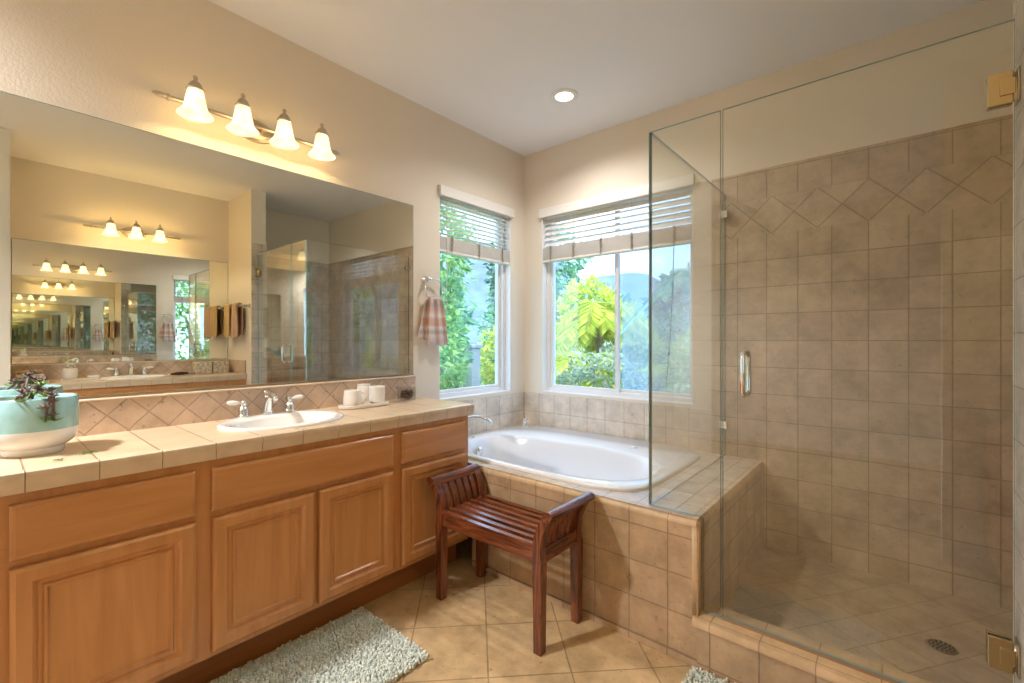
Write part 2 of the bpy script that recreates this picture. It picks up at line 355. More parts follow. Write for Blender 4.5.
def plate_hole(bm, x0, x1, y0, y1, cx, cyy, hole, z, n=96):
    """flat plate with a hole; hole(angle)->(x,y)"""
    angs = sorted([2 * PI * k / n for k in range(n)] + [math.atan2(y - cyy, x - cx) % (2 * PI) for x in (x0, x1) for y in (y0, y1)])
    out, inn = [], []
    for a in angs:
        dx, dy = math.cos(a), math.sin(a); t = 1e9
        if dx > 1e-9: t = min(t, (x1 - cx) / dx)
        if dx < -1e-9: t = min(t, (x0 - cx) / dx)
        if dy > 1e-9: t = min(t, (y1 - cyy) / dy)
        if dy < -1e-9: t = min(t, (y0 - cyy) / dy)
        out.append(bm.verts.new((cx + dx * t, cyy + dy * t, z)))
        hx, hy = hole(a); inn.append(bm.verts.new((hx, hy, z)))
    m = len(angs)
    for i in range(m):
        j = (i + 1) % m
        bm.faces.new((inn[i], out[i], out[j], inn[j]))
    return out, inn
def sup(cx, cyy, a, b, p):
    def f(t):
        c, s = math.cos(t), math.sin(t)
        r = (abs(c / a) ** p + abs(s / b) ** p) ** (-1.0 / p)
        return cx + c * r, cyy + s * r
    return f

# ------------------------------------------------------------------ room shell
TH = 0.15
bm = B(); box(bm, AX - TH, CX + TH, -2.75, BY + TH, -0.1, 0)
tag(mk('floor', bm, floor_m), None, kind='structure')
bm = B(); box(bm, AX - TH, CX + TH, -2.75, BY + TH, ZC, ZC + 0.12)
tag(mk('ceiling', bm, ceil_m), None, kind='structure')
# wall with an opening: a list of boxes around it
def wall_open(bm, fixed, a0, a1, axis, o0, o1, z0, z1):
    def bx(p, q, za, zb):
        if axis == 'y': box(bm, fixed[0], fixed[1], p, q, za, zb)
        else: box(bm, p, q, fixed[0], fixed[1], za, zb)
    bx(a0, o0, 0, ZC); bx(o1, a1, 0, ZC); bx(o0, o1, 0, z0); bx(o0, o1, z1, ZC)
WA = (2.03, 2.78, 0.86, 2.30)          # left window opening (y0,y1,z0,z1)
WB = (-2.195, -0.995, 0.855, 2.30)     # back window opening (x0,x1,z0,z1)
WC = (-1.75, -0.45, 0.55, 2.30)        # unseen window added behind the camera to let in fill daylight
bm = B(); wall_open(bm, (AX - TH, AX), -1.0 + 0.6, BY + TH, 'y', *WA); wall_open(bm, (AX - TH, AX), -2.75, -0.4, 'y', *WC)
wall_left = tag(mk('wall_left', bm, wall_m), None, kind='structure')
bm = B(); wall_open(bm, (BY, BY + TH), AX, CX + TH, 'x', *WB)
wall_back = tag(mk('wall_back', bm, wall_m), None, kind='structure')
bm = B(); box(bm, CX, CX + TH, -2.75, BY, 0, ZC)
wall_right = tag(mk('wall_right', bm, wall_m), None, kind='structure')
bm = B(); box(bm, AX, CX, -2.75, -2.6, 0, ZC)
tag(mk('wall_rear', bm, wall_m), None, kind='structure')
YP0, YP1 = 1.79, 1.93
bm = B(); box(bm, 0.262, CX, YP0, YP1, 0, ZC)
wall_part = tag(mk('wall_shower', bm, wall_m), None, kind='structure')
bm = B(); box(bm, 0.195, CX, 0.02, 0.145, 0, ZC)
tag(mk('wall_stub', bm, wall_m), None, kind='structure')

# tile on walls (children of the walls)
DZ = 0.570   # deck height
bm = B(); box(bm, -0.88, CX - 0.008, BY - 0.008, BY, 0.08, 1.884)
mk('shower_wall_tile', bm, shower_m, wall_back)
bm = B(); box(bm, -0.88, CX - 0.008, BY - 0.008, BY, 2.096, 2.262); mk('shower_top_row', bm, showtop_m, wall_back)
bm = B(); box(bm, -0.88, CX - 0.008, BY - 0.008, BY, 1.884, 2.096); mk('diamond_tile_band', bm, band_m, wall_back)
bm = B(); tube(bm, [(-0.88, BY - 0.004, 2.262), (CX - 0.01, BY - 0.004, 2.262)], 0.006, 8); mk('tile_edge', bm, bull_m, wall_back, smooth=True)
bm = B(); box(bm, CX - 0.008, CX, YP1, BY, 0.08, 1.884); box(bm, CX - 0.008, CX, YP1, BY, 2.096, 2.262); mk('shower_wall_tile', bm, shower_m, wall_right)
bm = B(); box(bm, CX - 0.008, CX, YP1, BY, 1.884, 2.096); mk('diamond_tile_band', bm, band_m, wall_right)
bm = B(); box(bm, 0.262, CX - 0.008, YP1, YP1 + 0.008, 0.08, 2.262); mk('shower_wall_tile', bm, shower_m, wall_part)
bm = B(); box(bm, 0.254, 0.262, YP0 - 0.002, YP1 + 0.008, 0.20, 2.262, bev=0.002); mk('jamb_tile', bm, splash_m, wall_part)
bm = B(); box(bm, AX + 0.008, -0.88, BY - 0.008, BY, DZ, 0.838); mk('tub_splash_tile', bm, splash_m, wall_back)
bm = B(); box(bm, AX, AX + 0.008, 1.835, BY, DZ, 0.838); mk('tub_splash_tile', bm, splash_m, wall_left)

# ------------------------------------------------------------------ tub deck, curb, pan
DX1, DY0 = -0.585, 1.80
deck = tag(empty('tub_deck', ((AX + DX1) / 2, 2.4, 0)), None, kind='structure')
outer = sup(-1.615, 2.405, 0.735, 0.53, 6)      # tub flange outline
bm = B()
plate_hole(bm, AX + 0.002, DX1 - 0.012, DY0 + 0.012, BY - 0.009, -1.615, 2.405, sup(-1.615, 2.405, 0.715, 0.51, 6), DZ)
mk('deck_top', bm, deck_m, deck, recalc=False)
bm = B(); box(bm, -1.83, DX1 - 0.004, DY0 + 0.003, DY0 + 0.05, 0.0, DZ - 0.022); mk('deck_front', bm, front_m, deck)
bm = B(); box(bm, DX1 - 0.05, DX1 - 0.003, DY0 + 0.05, BY - 0.009, 0.0, DZ - 0.022); mk('deck_side', bm, shower_m, deck)
def bull(bm, r, path_axis, a0, a1, x, y, z, sx, sy, drop=0.0):
    """quarter-round edge tile along an axis; (x,y,z) is the outer top corner, sx/sy give the outward direction"""
    pts = [(-0.04, 0.0005)] + [(-r + r * math.sin(t * PI / 2 / 6), -r + r * math.cos(t * PI / 2 / 6)) for t in range(7)] + [(0, -r - drop), (-0.012, -r - drop), (-0.04, -0.012)]
    if path_axis == 'x': prism(bm, [(y + sy * p, z + q) for p, q in pts], 0, a0, a1)
    else: prism(bm, [(x + sx * p, z + q) for p, q in pts], 1, a0, a1)
bm = B(); bull(bm, 0.028, 'x', -1.83, DX1 - 0.01, 0, DY0, DZ, 0, -1); bull(bm, 0.028, 'y', DY0 + 0.02, BY - 0.009, DX1, 0, DZ, 1, 0)
lathe(bm, [(0.0, 0.0)] + [(0.0 + 0.028 * math.sin(t * PI / 12), 0.0 - 0.028 + 0.028 * math.cos(t * PI / 12)) for t in range(1, 7)] + [(0.0, -0.028)], (DX1 - 0.028, DY0 + 0.028, DZ), 24)
mk('deck_edge', bm, bull_m, deck, smooth=True, auto=0.7)
bm = B(); tube(bm, [(DX1 - 0.018, DY0 + 0.018, 0.20), (DX1 - 0.018, DY0 + 0.018, DZ - 0.026)], 0.018, 16)
mk('corner_edge', bm, bull_m, deck, smooth=True)
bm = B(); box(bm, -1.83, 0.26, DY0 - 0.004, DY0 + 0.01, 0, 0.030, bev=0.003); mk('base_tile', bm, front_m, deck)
curb = tag(empty('shower_curb', (-0.16, 1.86, 0)), None, kind='structure')
bm = B(); box(bm, DX1 - 0.003, 0.261, DY0 - 0.012, 1.925, 0.0, 0.172); mk('curb_face', bm, front_m, curb)
bm = B(); prism(bm, [(DY0 - 0.020, 0.168), (DY0 - 0.020, 0.182), (DY0 - 0.014, 0.194), (DY0 - 0.002, 0.200), (1.93, 0.200), (1.935, 0.19), (1.935, 0.168)], 0, DX1 - 0.02, 0.261)
mk('curb_cap', bm, bull_m, curb, smooth=True, auto=0.6)
bm = B(); box(bm, DX1 - 0.02, CX - 0.008, 1.925, BY - 0.008, 0.0, 0.08); mk('trim_1', bm, pan_m)
bpy.data.objects['trim_1'].name = 'floor_shower'; tag(bpy.data.objects['floor_shower'], None, kind='structure')

# ------------------------------------------------------------------ windows
def window(name, axis, o0, o1, z0, z1, wallp, outsign, panes, label_open):
    """axis 'x': opening runs in x, wall plane at y=wallp; outsign = outward direction"""
    g = outsign
    def bx(bm, p, q, d0, d1, za, zb, bev=0):
        if axis == 'x': box(bm, p, q, wallp + g * d0, wallp + g * d1, za, zb, bev=bev)
        else: box(bm, wallp + g * d0, wallp + g * d1, p, q, za, zb, bev=bev)
    r = tag(empty(name, ((o0 + o1) / 2, wallp + g * 0.08, z0) if axis == 'x' else (wallp + g * 0.08, (o0 + o1) / 2, z0)), None, kind='structure')
    bm = B(); f = 0.032
    bx(bm, o0, o0 + f, 0.06, 0.145, z0, z1); bx(bm, o1 - f, o1, 0.06, 0.145, z0, z1)
    bx(bm, o0 + f, o1 - f, 0.06, 0.145, z0, z0 + f); bx(bm, o0 + f, o1 - f, 0.06, 0.145, z1 - f, z1)
    mk('window_frame', bm, white_v, r)
    bm = B(); bx(bm, o0, o1, 0.002, 0.06, z0 - 0.002, z0 + 0.006); bx(bm, o0 - 0.004, o0 + 0.006, 0.002, 0.06, z0, z1); bx(bm, o1 - 0.006, o1 + 0.004, 0.002, 0.06, z0, z1)
    mk('window_lining', bm, white_v, r)
    for (p, q, d) in panes:
        bm = B(); s = 0.022
        bx(bm, p, p + s, d, d + 0.03, z0 + f, z1 - f, 0); bx(bm, q - s, q, d, d + 0.03, z0 + f, z1 - f, 0)
        bx(bm, p + s, q - s, d, d + 0.03, z0 + f, z0 + f + s); bx(bm, p + s, q - s, d, d + 0.03, z1 - f - s, z1 - f)
        sash = mk('sash', bm, white_v, r)
        bm = B(); bx(bm, p + s, q - s, d + 0.012, d + 0.016, z0 + f + s, z1 - f - s); mk('pane', bm, pane, sash)
    return r
win_b = window('window_1', 'x', *WB, BY, 1, [(-2.163, -1.555, 0.075), (-1.602, -1.027, 0.108)], None)
win_a = window('window_2', 'y', *WA, AX, -1, [(2.062, 2.748, 0.09)], None)
win_fill = window('window_fill', 'y', *WC, AX, -1, [(WC[0] + 0.032, WC[1] - 0.032, 0.09)], None)  # added for fill daylight, never in view
# fly screen outside the right hand sash
m = bpy.data.materials.new('fly_screen'); m.use_nodes = True; n = m.node_tree; n.nodes.clear()
o_ = n.nodes.new('ShaderNodeOutputMaterial'); t_ = n.nodes.new('ShaderNodeBsdfTransparent'); d_ = n.nodes.new('ShaderNodeBsdfPrincipled'); x_ = n.nodes.new('ShaderNodeMixShader')
d_.inputs['Base Color'].default_value = (0.45, 0.58, 0.72, 1); x_.inputs[0].default_value = 0.32
tr_ = n.nodes.new('ShaderNodeBsdfTranslucent'); tr_.inputs[0].default_value = (0.55, 0.72, 0.95, 1); a_ = n.nodes.new('ShaderNodeMixShader'); a_.inputs[0].default_value = 0.7
n.links.new(d_.outputs[0], a_.inputs[1]); n.links.new(tr_.outputs[0], a_.inputs[2])
n.links.new(t_.outputs[0], x_.inputs[1]); n.links.new(a_.outputs[0], x_.inputs[2]); n.links.new(x_.outputs[0], o_.inputs[0])
bm = B(); box(bm, -1.56, -1.05, BY + 0.146, BY + 0.148, 0.91, 2.25); mk('fly_screen', bm, m, win_b)

# blinds
def blind(name, axis, o0, o1, plane, sgn, zt, zs, zb, nsl, tilt, pullcord, label, knots):
    """sgn: direction into the room"""
    def V(a, d, z): return (a, plane + sgn * d, z) if axis == 'x' else (plane + sgn * d, a, z)
    r = tag(empty(name, V((o0 + o1) / 2, -0.02, zb)), label, 'window blind')
    def bx(bm, p, q, d0, d1, za, zb_, bev=0):
        if axis == 'x': box(bm, p, q, plane + sgn * d0, plane + sgn * d1, za, zb_, bev=bev)
        else: box(bm, plane + sgn * d0, plane + sgn * d1, p, q, za, zb_, bev=bev)
    bm = B(); bx(bm, o0 - 0.012, o1 + 0.012, 0.012, 0.030, zt - 0.07, zt, 0.004)
    bx(bm, o0 - 0.012, o0 + 0.0, 0.0, 0.014, zt - 0.07, zt); bx(bm, o1 + 0.0, o1 + 0.012, 0.0, 0.014, zt - 0.07, zt)
    bx(bm, o0 - 0.012, o1 + 0.012, 0.0, 0.014, zt - 0.008, zt)
    mk('valance', bm, blind_m, r)
    bm = B(); bx(bm, o0 + 0.01, o1 - 0.01, -0.055, -0.005, WB[3] - 0.045, WB[3] - 0.001); mk('headrail', bm, blind_m, r)
    z = WB[3] - 0.06; step = (z - zs) / nsl
    for i in range(nsl):
        zz = z - step * (i + 0.35); h = 0.0248; c, s = math.cos(tilt) * h, math.sin(tilt) * h
        bm = B(); q = []
        th = 0.0014
        sec = [(-c, s + th), (0, 0.003 + th), (c, -s + th), (c, -s - th), (0, 0.003 - th), (-c, s - th)]
        for a in (o0 + 0.012, o1 - 0.012): q.append([V(a, -0.032 + u, zz + v) for u, v in sec])
        loft(bm, q); mk('slat', bm, blind_m, r)
    bm = B(); k = 0; zz = zb + 0.016
    while zz < zs - 0.003:
        bx(bm, o0 + 0.012, o1 - 0.012, -0.0565 + 0.001 * (k % 2), -0.0075 - 0.001 * (k % 2), zz, zz + 0.0026); zz += 0.0036; k += 1
    mk('gathered_slats', bm, stack_m, r)
    bm = B(); bx(bm, o0 + 0.010, o1 - 0.010, -0.058, -0.006, zb, zb + 0.016, 0.003); mk('bottom_rail', bm, blind_m, r)
    for a in knots:
        bm = B(); tube(bm, [V(a, -0.004, zs), V(a, -0.004, WB[3] - 0.04)], 0.0013, 6); tube(bm, [V(a, -0.060, zs), V(a, -0.060, WB[3] - 0.04)], 0.0013, 6)
        mk('ladder_cord', bm, cord_m, r)
        bm = B(); random.seed(int(a * 1000))
        zz = zb + 0.004
        while zz < zs:
            tube(bm, [V(a + random.uniform(-.012, .012), -0.005, zz), V(a + random.uniform(-.004, .004), 0.006, zz + 0.006), V(a + random.uniform(-.018, .018), -0.004, zz + 0.013)], 0.0022, 5); zz += 0.008
        mk('tape_loop', bm, knot_m, r)
    if pullcord:
        bm = B(); tube(bm, [V(*p) for p in pullcord], 0.0022, 6); l = pullcord[-2]
        cd = mk('pull_cord', bm, darkcord if axis == 'x' else cord_m, r)
        bm = B(); lathe(bm, [(0, 0.012), (0.006, 0.006), (0.007, -0.006), (0, -0.012)], V(*l), 10); mk('cord_bead', bm, darkcord if axis == 'x' else cord_m, cd, smooth=True)
    return r
blind('window_blind', 'x', WB[0], WB[1], BY, -1, 2.325, 2.02, 1.90, 5, 0.95,
      [(-1.13, -0.03, 1.90), (-1.135, -0.022, 1.6), (-1.15, -0.02, 1.3), (-1.16, -0.02, 1.18), (-1.18, -0.02, 0.95)],
      'wide white slatted blind half raised over the two-pane window behind the tub', [-2.11, -1.90, -1.66, -1.42, -1.12])
blind('window_blind', 'y', WA[0], WA[1], AX, 1, 2.325, 1.99, 1.88, 8, 0.05,
      [(2.10, -0.003, 2.24), (2.10, -0.002, 1.9), (2.10, -0.002, 1.6), (2.10, -0.002, 1.52), (2.10, -0.002, 1.45)],
      'narrow white slatted blind half raised over the single window beside the towel ring', [2.15, 2.42, 2.68])

# ------------------------------------------------------------------ vanities
def raised(bm, X, d0, y0, y1, z0, z1, prof):
    """nested rectangle rings: prof = [(inset, depth)]"""
    rings = [[(X(d0 + dd), y0 + i, z0 + i), (X(d0 + dd), y1 - i, z0 + i), (X(d0 + dd), y1 - i, z1 - i), (X(d0 + dd), y0 + i, z1 - i)] for i, dd in prof]
    loft(bm, rings)
DOORP = [(0, 0), (0, 0.013), (0.003, 0.018), (0.010, 0.021), (0.012, 0.0225), (0.042, 0.0225), (0.050, 0.0135), (0.054, 0.0085), (0.062, 0.0085), (0.066, 0.0145), (0.072, 0.0155), (0.077, 0.007), (0.081, 0.006)]
DRAWP = [(0, 0), (0, 0.011), (0.004, 0.0155), (0.010, 0.017), (0.011, 0.0185), (0.02, 0.0185)]
def vanity(wx, sg, y0, y1, zc, cols, label, faced, ctm, seams):
    X = lambda d: wx + sg * d
    F = 0.530   # cabinet face distance from wall
    r = tag(empty('vanity_cabinet', (X(0.27), (y0 + y1) / 2, 0)), label, 'bathroom cabinet')
    bm = B(); x0, x1 = X(0.004), X(F)
    box(bm, X(0.004), X(F - 0.002), y0 + 0.004, y1 - 0.005, 0.150, 0.70)
    box(bm, X(F - 0.03), X(F - 0.002), y0 + 0.025, y1 - 0.026, 0.7005, zc - 0.052); box(bm, X(0.004), X(0.03), y0 + 0.025, y1 - 0.026, 0.7005, zc - 0.052)
    box(bm, X(0.004), X(F - 0.002), y1 - 0.025, y1 - 0.005, 0.7005, zc - 0.052); box(bm, X(0.004), X(F - 0.002), y0 + 0.004, y0 + 0.024, 0.7005, zc - 0.052)
    mk('cabinet_body', bm, maple_v, r)
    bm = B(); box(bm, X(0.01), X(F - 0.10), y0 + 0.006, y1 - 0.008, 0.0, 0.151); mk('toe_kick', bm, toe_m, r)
    for kind, a, b in cols:
        if kind == 'drawer':
            bm = B(); raised(bm, X, F, a, b, 0.667, 0.820, DRAWP); mk('drawer_front', bm, maple_h, r, smooth=True, auto=0.3)
        else:
            bm = B(); raised(bm, X, F, a, b, 0.172, 0.645, DOORP); mk('door', bm, maple_v, r, smooth=True, auto=0.3)
    # countertop
    c = tag(empty('countertop', (X(0.27), (y0 + y1) / 2, zc - 0.05)), faced[0], 'countertop')
    ye = y1 + (0.022 if sg > 0 else -0.001); CF = 0.552
    scx, scy = X(0.262), (0.895 if sg > 0 else 0.935)
    bm = B(); hole = sup(scx, scy, 0.195, 0.245, 2)
    xa, xb = sorted((X(0.02), X(CF - 0.03)))
    o1, i1 = plate_hole(bm, xa, xb, y0 + 0.002, ye - 0.004, scx, scy, hole, zc)
    for loop, dz in ((i1, 0.045),):
        m_ = len(loop); low = [bm.verts.new((v.co.x, v.co.y, v.co.z - dz)) for v in loop]
        for i in range(m_): bm.faces.new((loop[i], loop[(i + 1) % m_], low[(i + 1) % m_], low[i]))
    mk('tiled_top', bm, ctm, c, recalc=False)
    # V-cap front edge: raised lip, rounded, drop face
    e = [(CF - 0.032, zc - 0.002), (CF - 0.024, zc + 0.003), (CF - 0.012, zc + 0.005), (CF - 0.003, zc + 0.001), (CF, zc - 0.009), (CF - 0.001, zc - 0.018), (CF - 0.006, zc - 0.026), (CF - 0.006, zc - 0.055), (CF - 0.022, zc - 0.055), (CF - 0.022, zc - 0.014)]
    bm = B(); k = seams; ys = [y0 + 0.002]
    s0 = 0.081
    while s0 < ye - 0.01:
        if s0 > y0 + 0.02: ys.append(s0)
        s0 += 0.1535
    ys.append(ye)
    for a, b in zip(ys[:-1], ys[1:]): prism(bm, [(X(d), z) for d, z in e], 1, a + 0.0012, b - 0.0012)
    if sg > 0: prism(bm, [(ye - 0.012 + 0.012 - (CF - d), z) for d, z in e], 0, X(0.02), X(CF - 0.006))
    if sg > 0: box(bm, X(CF - 0.030), X(CF - 0.005), ye - 0.030, ye - 0.005, zc - 0.055, zc - 0.003)
    mk('edge_tile', bm, cap_m, c, smooth=True, auto=0.6)
    bm = B(); box(bm, X(CF - 0.02), X(CF - 0.008), y0 + 0.004, ye - 0.02, zc - 0.054, zc - 0.004)
    mk('grout_line', bm, grout_m, c)
    bm = B(); box(bm, X(0.0005), X(0.02), y0 + 0.001, min(ye, y1 + 0.02), zc - 0.002, faced[1] - 0.003); bsp = mk('backsplash', bm, faced[2], c)
    bm = B(); prism(bm, [(X(0.0005), faced[1] - 0.005), (X(0.0005), faced[1]), (X(0.018), faced[1]), (X(0.024), faced[1] - 0.004), (X(0.024), faced[1] - 0.009), (X(0.019), faced[1] - 0.010)], 1, y0 + 0.001, min(ye, y1 + 0.02))
    mk('backsplash_cap', bm, cap_m, c)
    if sg < 0:
        bm = B(); box(bm, X(0.02), X(CF - 0.04), y1 - 0.012, y1 - 0.001, zc, faced[1]); mk('side_splash', bm, faced[2], c)
    # sink
    s = tag(empty('sink', (scx, scy, zc - 0.12)), faced[3], 'sink')
    bm = B(); n = 48; rings = []
    def ring(cx_, ax_, ay_, z): return [(cx_ + ax_ * math.cos(2 * PI * k / n), scy + ay_ * math.sin(2 * PI * k / n), z) for k in range(n)]
    f_ = X(0.285)
    rings = [ring(scx, 0.205, 0.255, zc - 0.03), ring(scx, 0.214, 0.262, zc + 0.001), ring(scx, 0.214, 0.262, zc + 0.009), ring(scx, 0.206, 0.254, zc + 0.013), ring(scx, 0.196, 0.242, zc + 0.012),
             ring(f_, 0.158, 0.222, zc + 0.008), ring(f_, 0.150, 0.213, zc - 0.004), ring(f_, 0.135, 0.19, zc - 0.06), ring(f_, 0.10, 0.14, zc - 0.105), ring(f_, 0.05, 0.06, zc - 0.122), ring(f_, 0.018, 0.018, zc - 0.125)]
    loft(bm, rings, cap0=False); mk('basin', bm, porcelain, s, smooth=True)
    bm = B(); lathe(bm, [(0, 0.003), (0.018, 0.003), (0.021, 0.0)], (f_, scy, zc - 0.1245), 20); mk('sink_drain', bm, chrome, s, smooth=True)
    # faucet
    fx = X(0.072); zb = zc + 0.0125
    t = tag(empty('faucet', (fx, scy, zb)), faced[4], 'faucet')
    bm = B(); lathe(bm, [(0.026, 0), (0.027, 0.006), (0.020, 0.012)], (fx, scy, zb), 24)
    path = [(0.0, 0.008), (0.006, 0.03), (0.018, 0.062), (0.034, 0.086), (0.052, 0.096), (0.072, 0.094), (0.090, 0.084)]
    tube(bm, [(fx + sg * a, scy, zb + b) for a, b in path], [0.024, 0.021, 0.017, 0.015, 0.0145, 0.014, 0.013], 16)
    lathe(bm, [(0, -0.014), (0.010, -0.010), (0.0135, 0), (0.010, 0.010), (0, 0.014)], (fx + sg * 0.092, scy, zb + 0.082), 16)
    tube(bm, [(fx + sg * 0.0925, scy, zb + 0.08), (fx + sg * 0.0925, scy, zb + 0.062)], 0.0085, 14)
    mk('spout', bm, chrome, t, smooth=True, auto=0.9)
    bm = B(); tube(bm, [(fx - sg * 0.014, scy, zb + 0.005), (fx - sg * 0.014, scy, zb + 0.095)], 0.003, 8); lathe(bm, [(0, 0.012), (0.008, 0.008), (0.009, 0), (0.005, -0.006), (0, -0.008)], (fx - sg * 0.014, scy, zb + 0.10), 14)
    mk('lift_rod', bm, chrome, t, smooth=True)
    for q in (-1, 1):
        yy = scy + q * 0.104
        bm = B(); lathe(bm, [(0.024, 0), (0.025, 0.005), (0.021, 0.009), (0.020, 0.012), (0.0215, 0.03), (0.018, 0.040), (0.0125, 0.044), (0.011, 0.052), (0.0135, 0.058), (0.013, 0.066), (0.008, 0.073), (0, 0.075)], (fx, yy, zb), 24)
        h = mk('handle_base', bm, chrome, t, smooth=True)
        bm = B(); tube(bm, [(fx, yy + q * a, zb + 0.062 + b) for a, b in ((0.010, 0), (0.02, 0.001), (0.028, 0.003), (0.045, 0.005), (0.060, 0.006), (0.068, 0.006))], [0.004, 0.0055, 0.0095, 0.0115, 0.0095, 0.005], 14)
        mk('lever', bm, porcelain, h, smooth=True)
    return r, c, s, t
cap_m = plain('counter_edge_tile', (0.64, 0.51, 0.37), 0.3, var=0.1, vscale=14, coat=0.2)
grout_m = plain('grout', (0.24, 0.16, 0.10), 0.9)
colsA = [('drawer', 0.052, 0.480), ('door', 0.052, 0.482), ('drawer', 0.530, 1.282), ('door', 0.530, 0.897), ('door', 0.915, 1.284), ('drawer', 1.330, 1.760), ('door', 1.330, 1.760)]
vanity(AX, 1, -0.01, 1.795, 0.905, colsA, 'long maple bathroom cabinet with raised panel doors at the front left',
       ('beige tiled countertop with rounded edge under the large mirror', 1.045, bs_m, 'white oval drop-in sink in the near tiled countertop', 'chrome faucet with white porcelain levers at the near sink'), ctop_m, 0)
vanity(CX, -1, 0.147, 1.788, 0.925, [('drawer', 0.18, 0.56), ('door', 0.18, 0.56), ('drawer', 0.60, 1.27), ('door', 0.60, 0.93), ('door', 0.94, 1.27), ('drawer', 1.31, 1.75), ('door', 1.31, 1.75)],
       'maple bathroom cabinet seen only in the mirror',
       ('beige tiled countertop of the opposite vanity seen in the mirror', 1.062, bs_m, 'white oval sink of the opposite vanity seen in the mirror', 'chrome faucet of the opposite sink seen in the mirror'), ctop_m, 0)

# mirrors
def mirror(wx, sg, y0, y1, z0, z1, label):
    r = tag(empty('wall_mirror', (wx, (y0 + y1) / 2, z0)), label, 'mirror')
    bm = B(); box(bm, wx + sg * 0.0005, wx + sg * 0.0055, y0, y1, z0, z1); mk('mirror_backing', bm, medge_m, r)
    bm = B(); box(bm, wx + sg * 0.0056, wx + sg * 0.0064, y0 + 0.0025, y1 - 0.0025, z0 + 0.002, z1 - 0.0025); mk('mirror_glass', bm, mirror_m, r)
    if sg < 0: return
    bm = B(); box(bm, wx + sg * 0.0005, wx + sg * 0.011, y0, y1, z0 - 0.006, z0 + 0.005); mk('bottom_channel', bm, nickel, r)
mirror(AX, 1, -0.008, 1.808, 1.052, 2.137, 'large frameless mirror above the long tiled countertop')
mirror(CX, -1, 0.172, 1.780, 1.068, 2.128, 'frameless mirror of the opposite vanity seen in the large mirror')

# vanity lights
def vanity_light(wx, sg, ys, zc, y0, y1, label):
    ym = sum(ys) / len(ys); X = lambda d: wx + sg * d
    r = tag(empty('vanity_light', (wx, ym, zc)), label, 'wall light')
    bm = B(); lathe(bm, [(0.0, 0.014), (0.75, 0.014), (0.93, 0.010), (1.0, 0.0)], (0, 0, 0), 40, 0.095, 0.055)
    for v in bm.verts: v.co = Vector((X(v.co.z + 0.001), ym + v.co.x, zc + v.co.y))
    mk('backplate', bm, nickel, r, smooth=True, auto=0.5)
    bm = B(); pts = [(X(0.016), ym + 0.082 * math.cos(a), zc + 0.043 * math.sin(a)) for a in [2 * PI * k / 36 for k in range(36)]]
    tube(bm, pts, 0.005, 8, closed=True); mk('backplate_rim', bm, nickel, r, smooth=True)
    bm = B(); xb = X(0.062)
    tube(bm, [(X(0.01), ym - 0.03, zc), (xb, ym - 0.03, zc)], 0.009, 12); tube(bm, [(X(0.01), ym + 0.03, zc), (xb, ym + 0.03, zc)], 0.009, 12)
    tube(bm, [(xb, y0 + 0.055, zc), (xb, y1 - 0.055, zc)], 0.009, 14)
    for s, ye in ((-1, y0), (1, y1)):
        a = ye - s * 0.055
        tube(bm, [(xb, a - s * 0.004, zc), (xb, a, zc), (xb, a + s * 0.004, zc), (xb, a + s * 0.008, zc), (xb, a + s * 0.018, zc), (xb, a + s * 0.032, zc), (xb, a + s * 0.045, zc), (xb, a + s * 0.055, zc)],
             [0.013, 0.0135, 0.013, 0.008, 0.0105, 0.0115, 0.009, 0.003], 14)
    mk('bar', bm, nickel, r, smooth=True, auto=0.9)
    for y in ys:
        xs = X(0.128); zt = zc + 0.035
        bm = B(); tube(bm, [(xb, y, zc), (X(0.085), y, zc + 0.02), (X(0.105), y, zc + 0.034), (xs, y, zc + 0.04)], 0.006, 10)
        lathe(bm, [(0.030, 0.0), (0.033, 0.004), (0.031, 0.010), (0.026, 0.016), (0.021, 0.028), (0.012, 0.038), (0.007, 0.042), (0.006, 0.047), (0.009, 0.052), (0.009, 0.057), (0.005, 0.063), (0, 0.065)], (xs, y, zt), 24)
        ft = mk('fitter', bm, nickel, r, smooth=True)
        bm = B(); prof = [(0.028, 0.004), (0.031, -0.010), (0.035, -0.030), (0.039, -0.052), (0.044, -0.072), (0.052, -0.088), (0.063, -0.099), (0.066, -0.104), (0.064, -0.105), (0.050, -0.091), (0.042, -0.074), (0.037, -0.052), (0.033, -0.030), (0.029, -0.010), (0.026, 0.004)]
        lathe(bm, prof, (xs, y, zt), 32, cap=False); mk('lamp_shade', bm, shade_m, r, smooth=True)
        bm = B(); lathe(bm, [(0, 0.0), (0.012, -0.004), (0.014, -0.02), (0.024, -0.042), (0.027, -0.056), (0.022, -0.072), (0.010, -0.080), (0, -0.082)], (xs, y, zt), 18); mk('bulb', bm, bulb_m, r, smooth=True)
        lamp('bulb_light', 'POINT', (xs, y, zt - 0.060), (5.5 if sg > 0 else 34.0), LAMPCOL, 0.028)
vanity_light(AX, 1, [0.588, 0.770, 0.952, 1.139], 2.285, 0.455, 1.272, 'four-light brushed nickel bar with lit glass bells above the large mirror')
vanity_light(CX, -1, [0.785, 0.968, 1.15], 2.31, 0.60, 1.34, 'three-light nickel bar with lit bells, seen reflected in the large mirror')

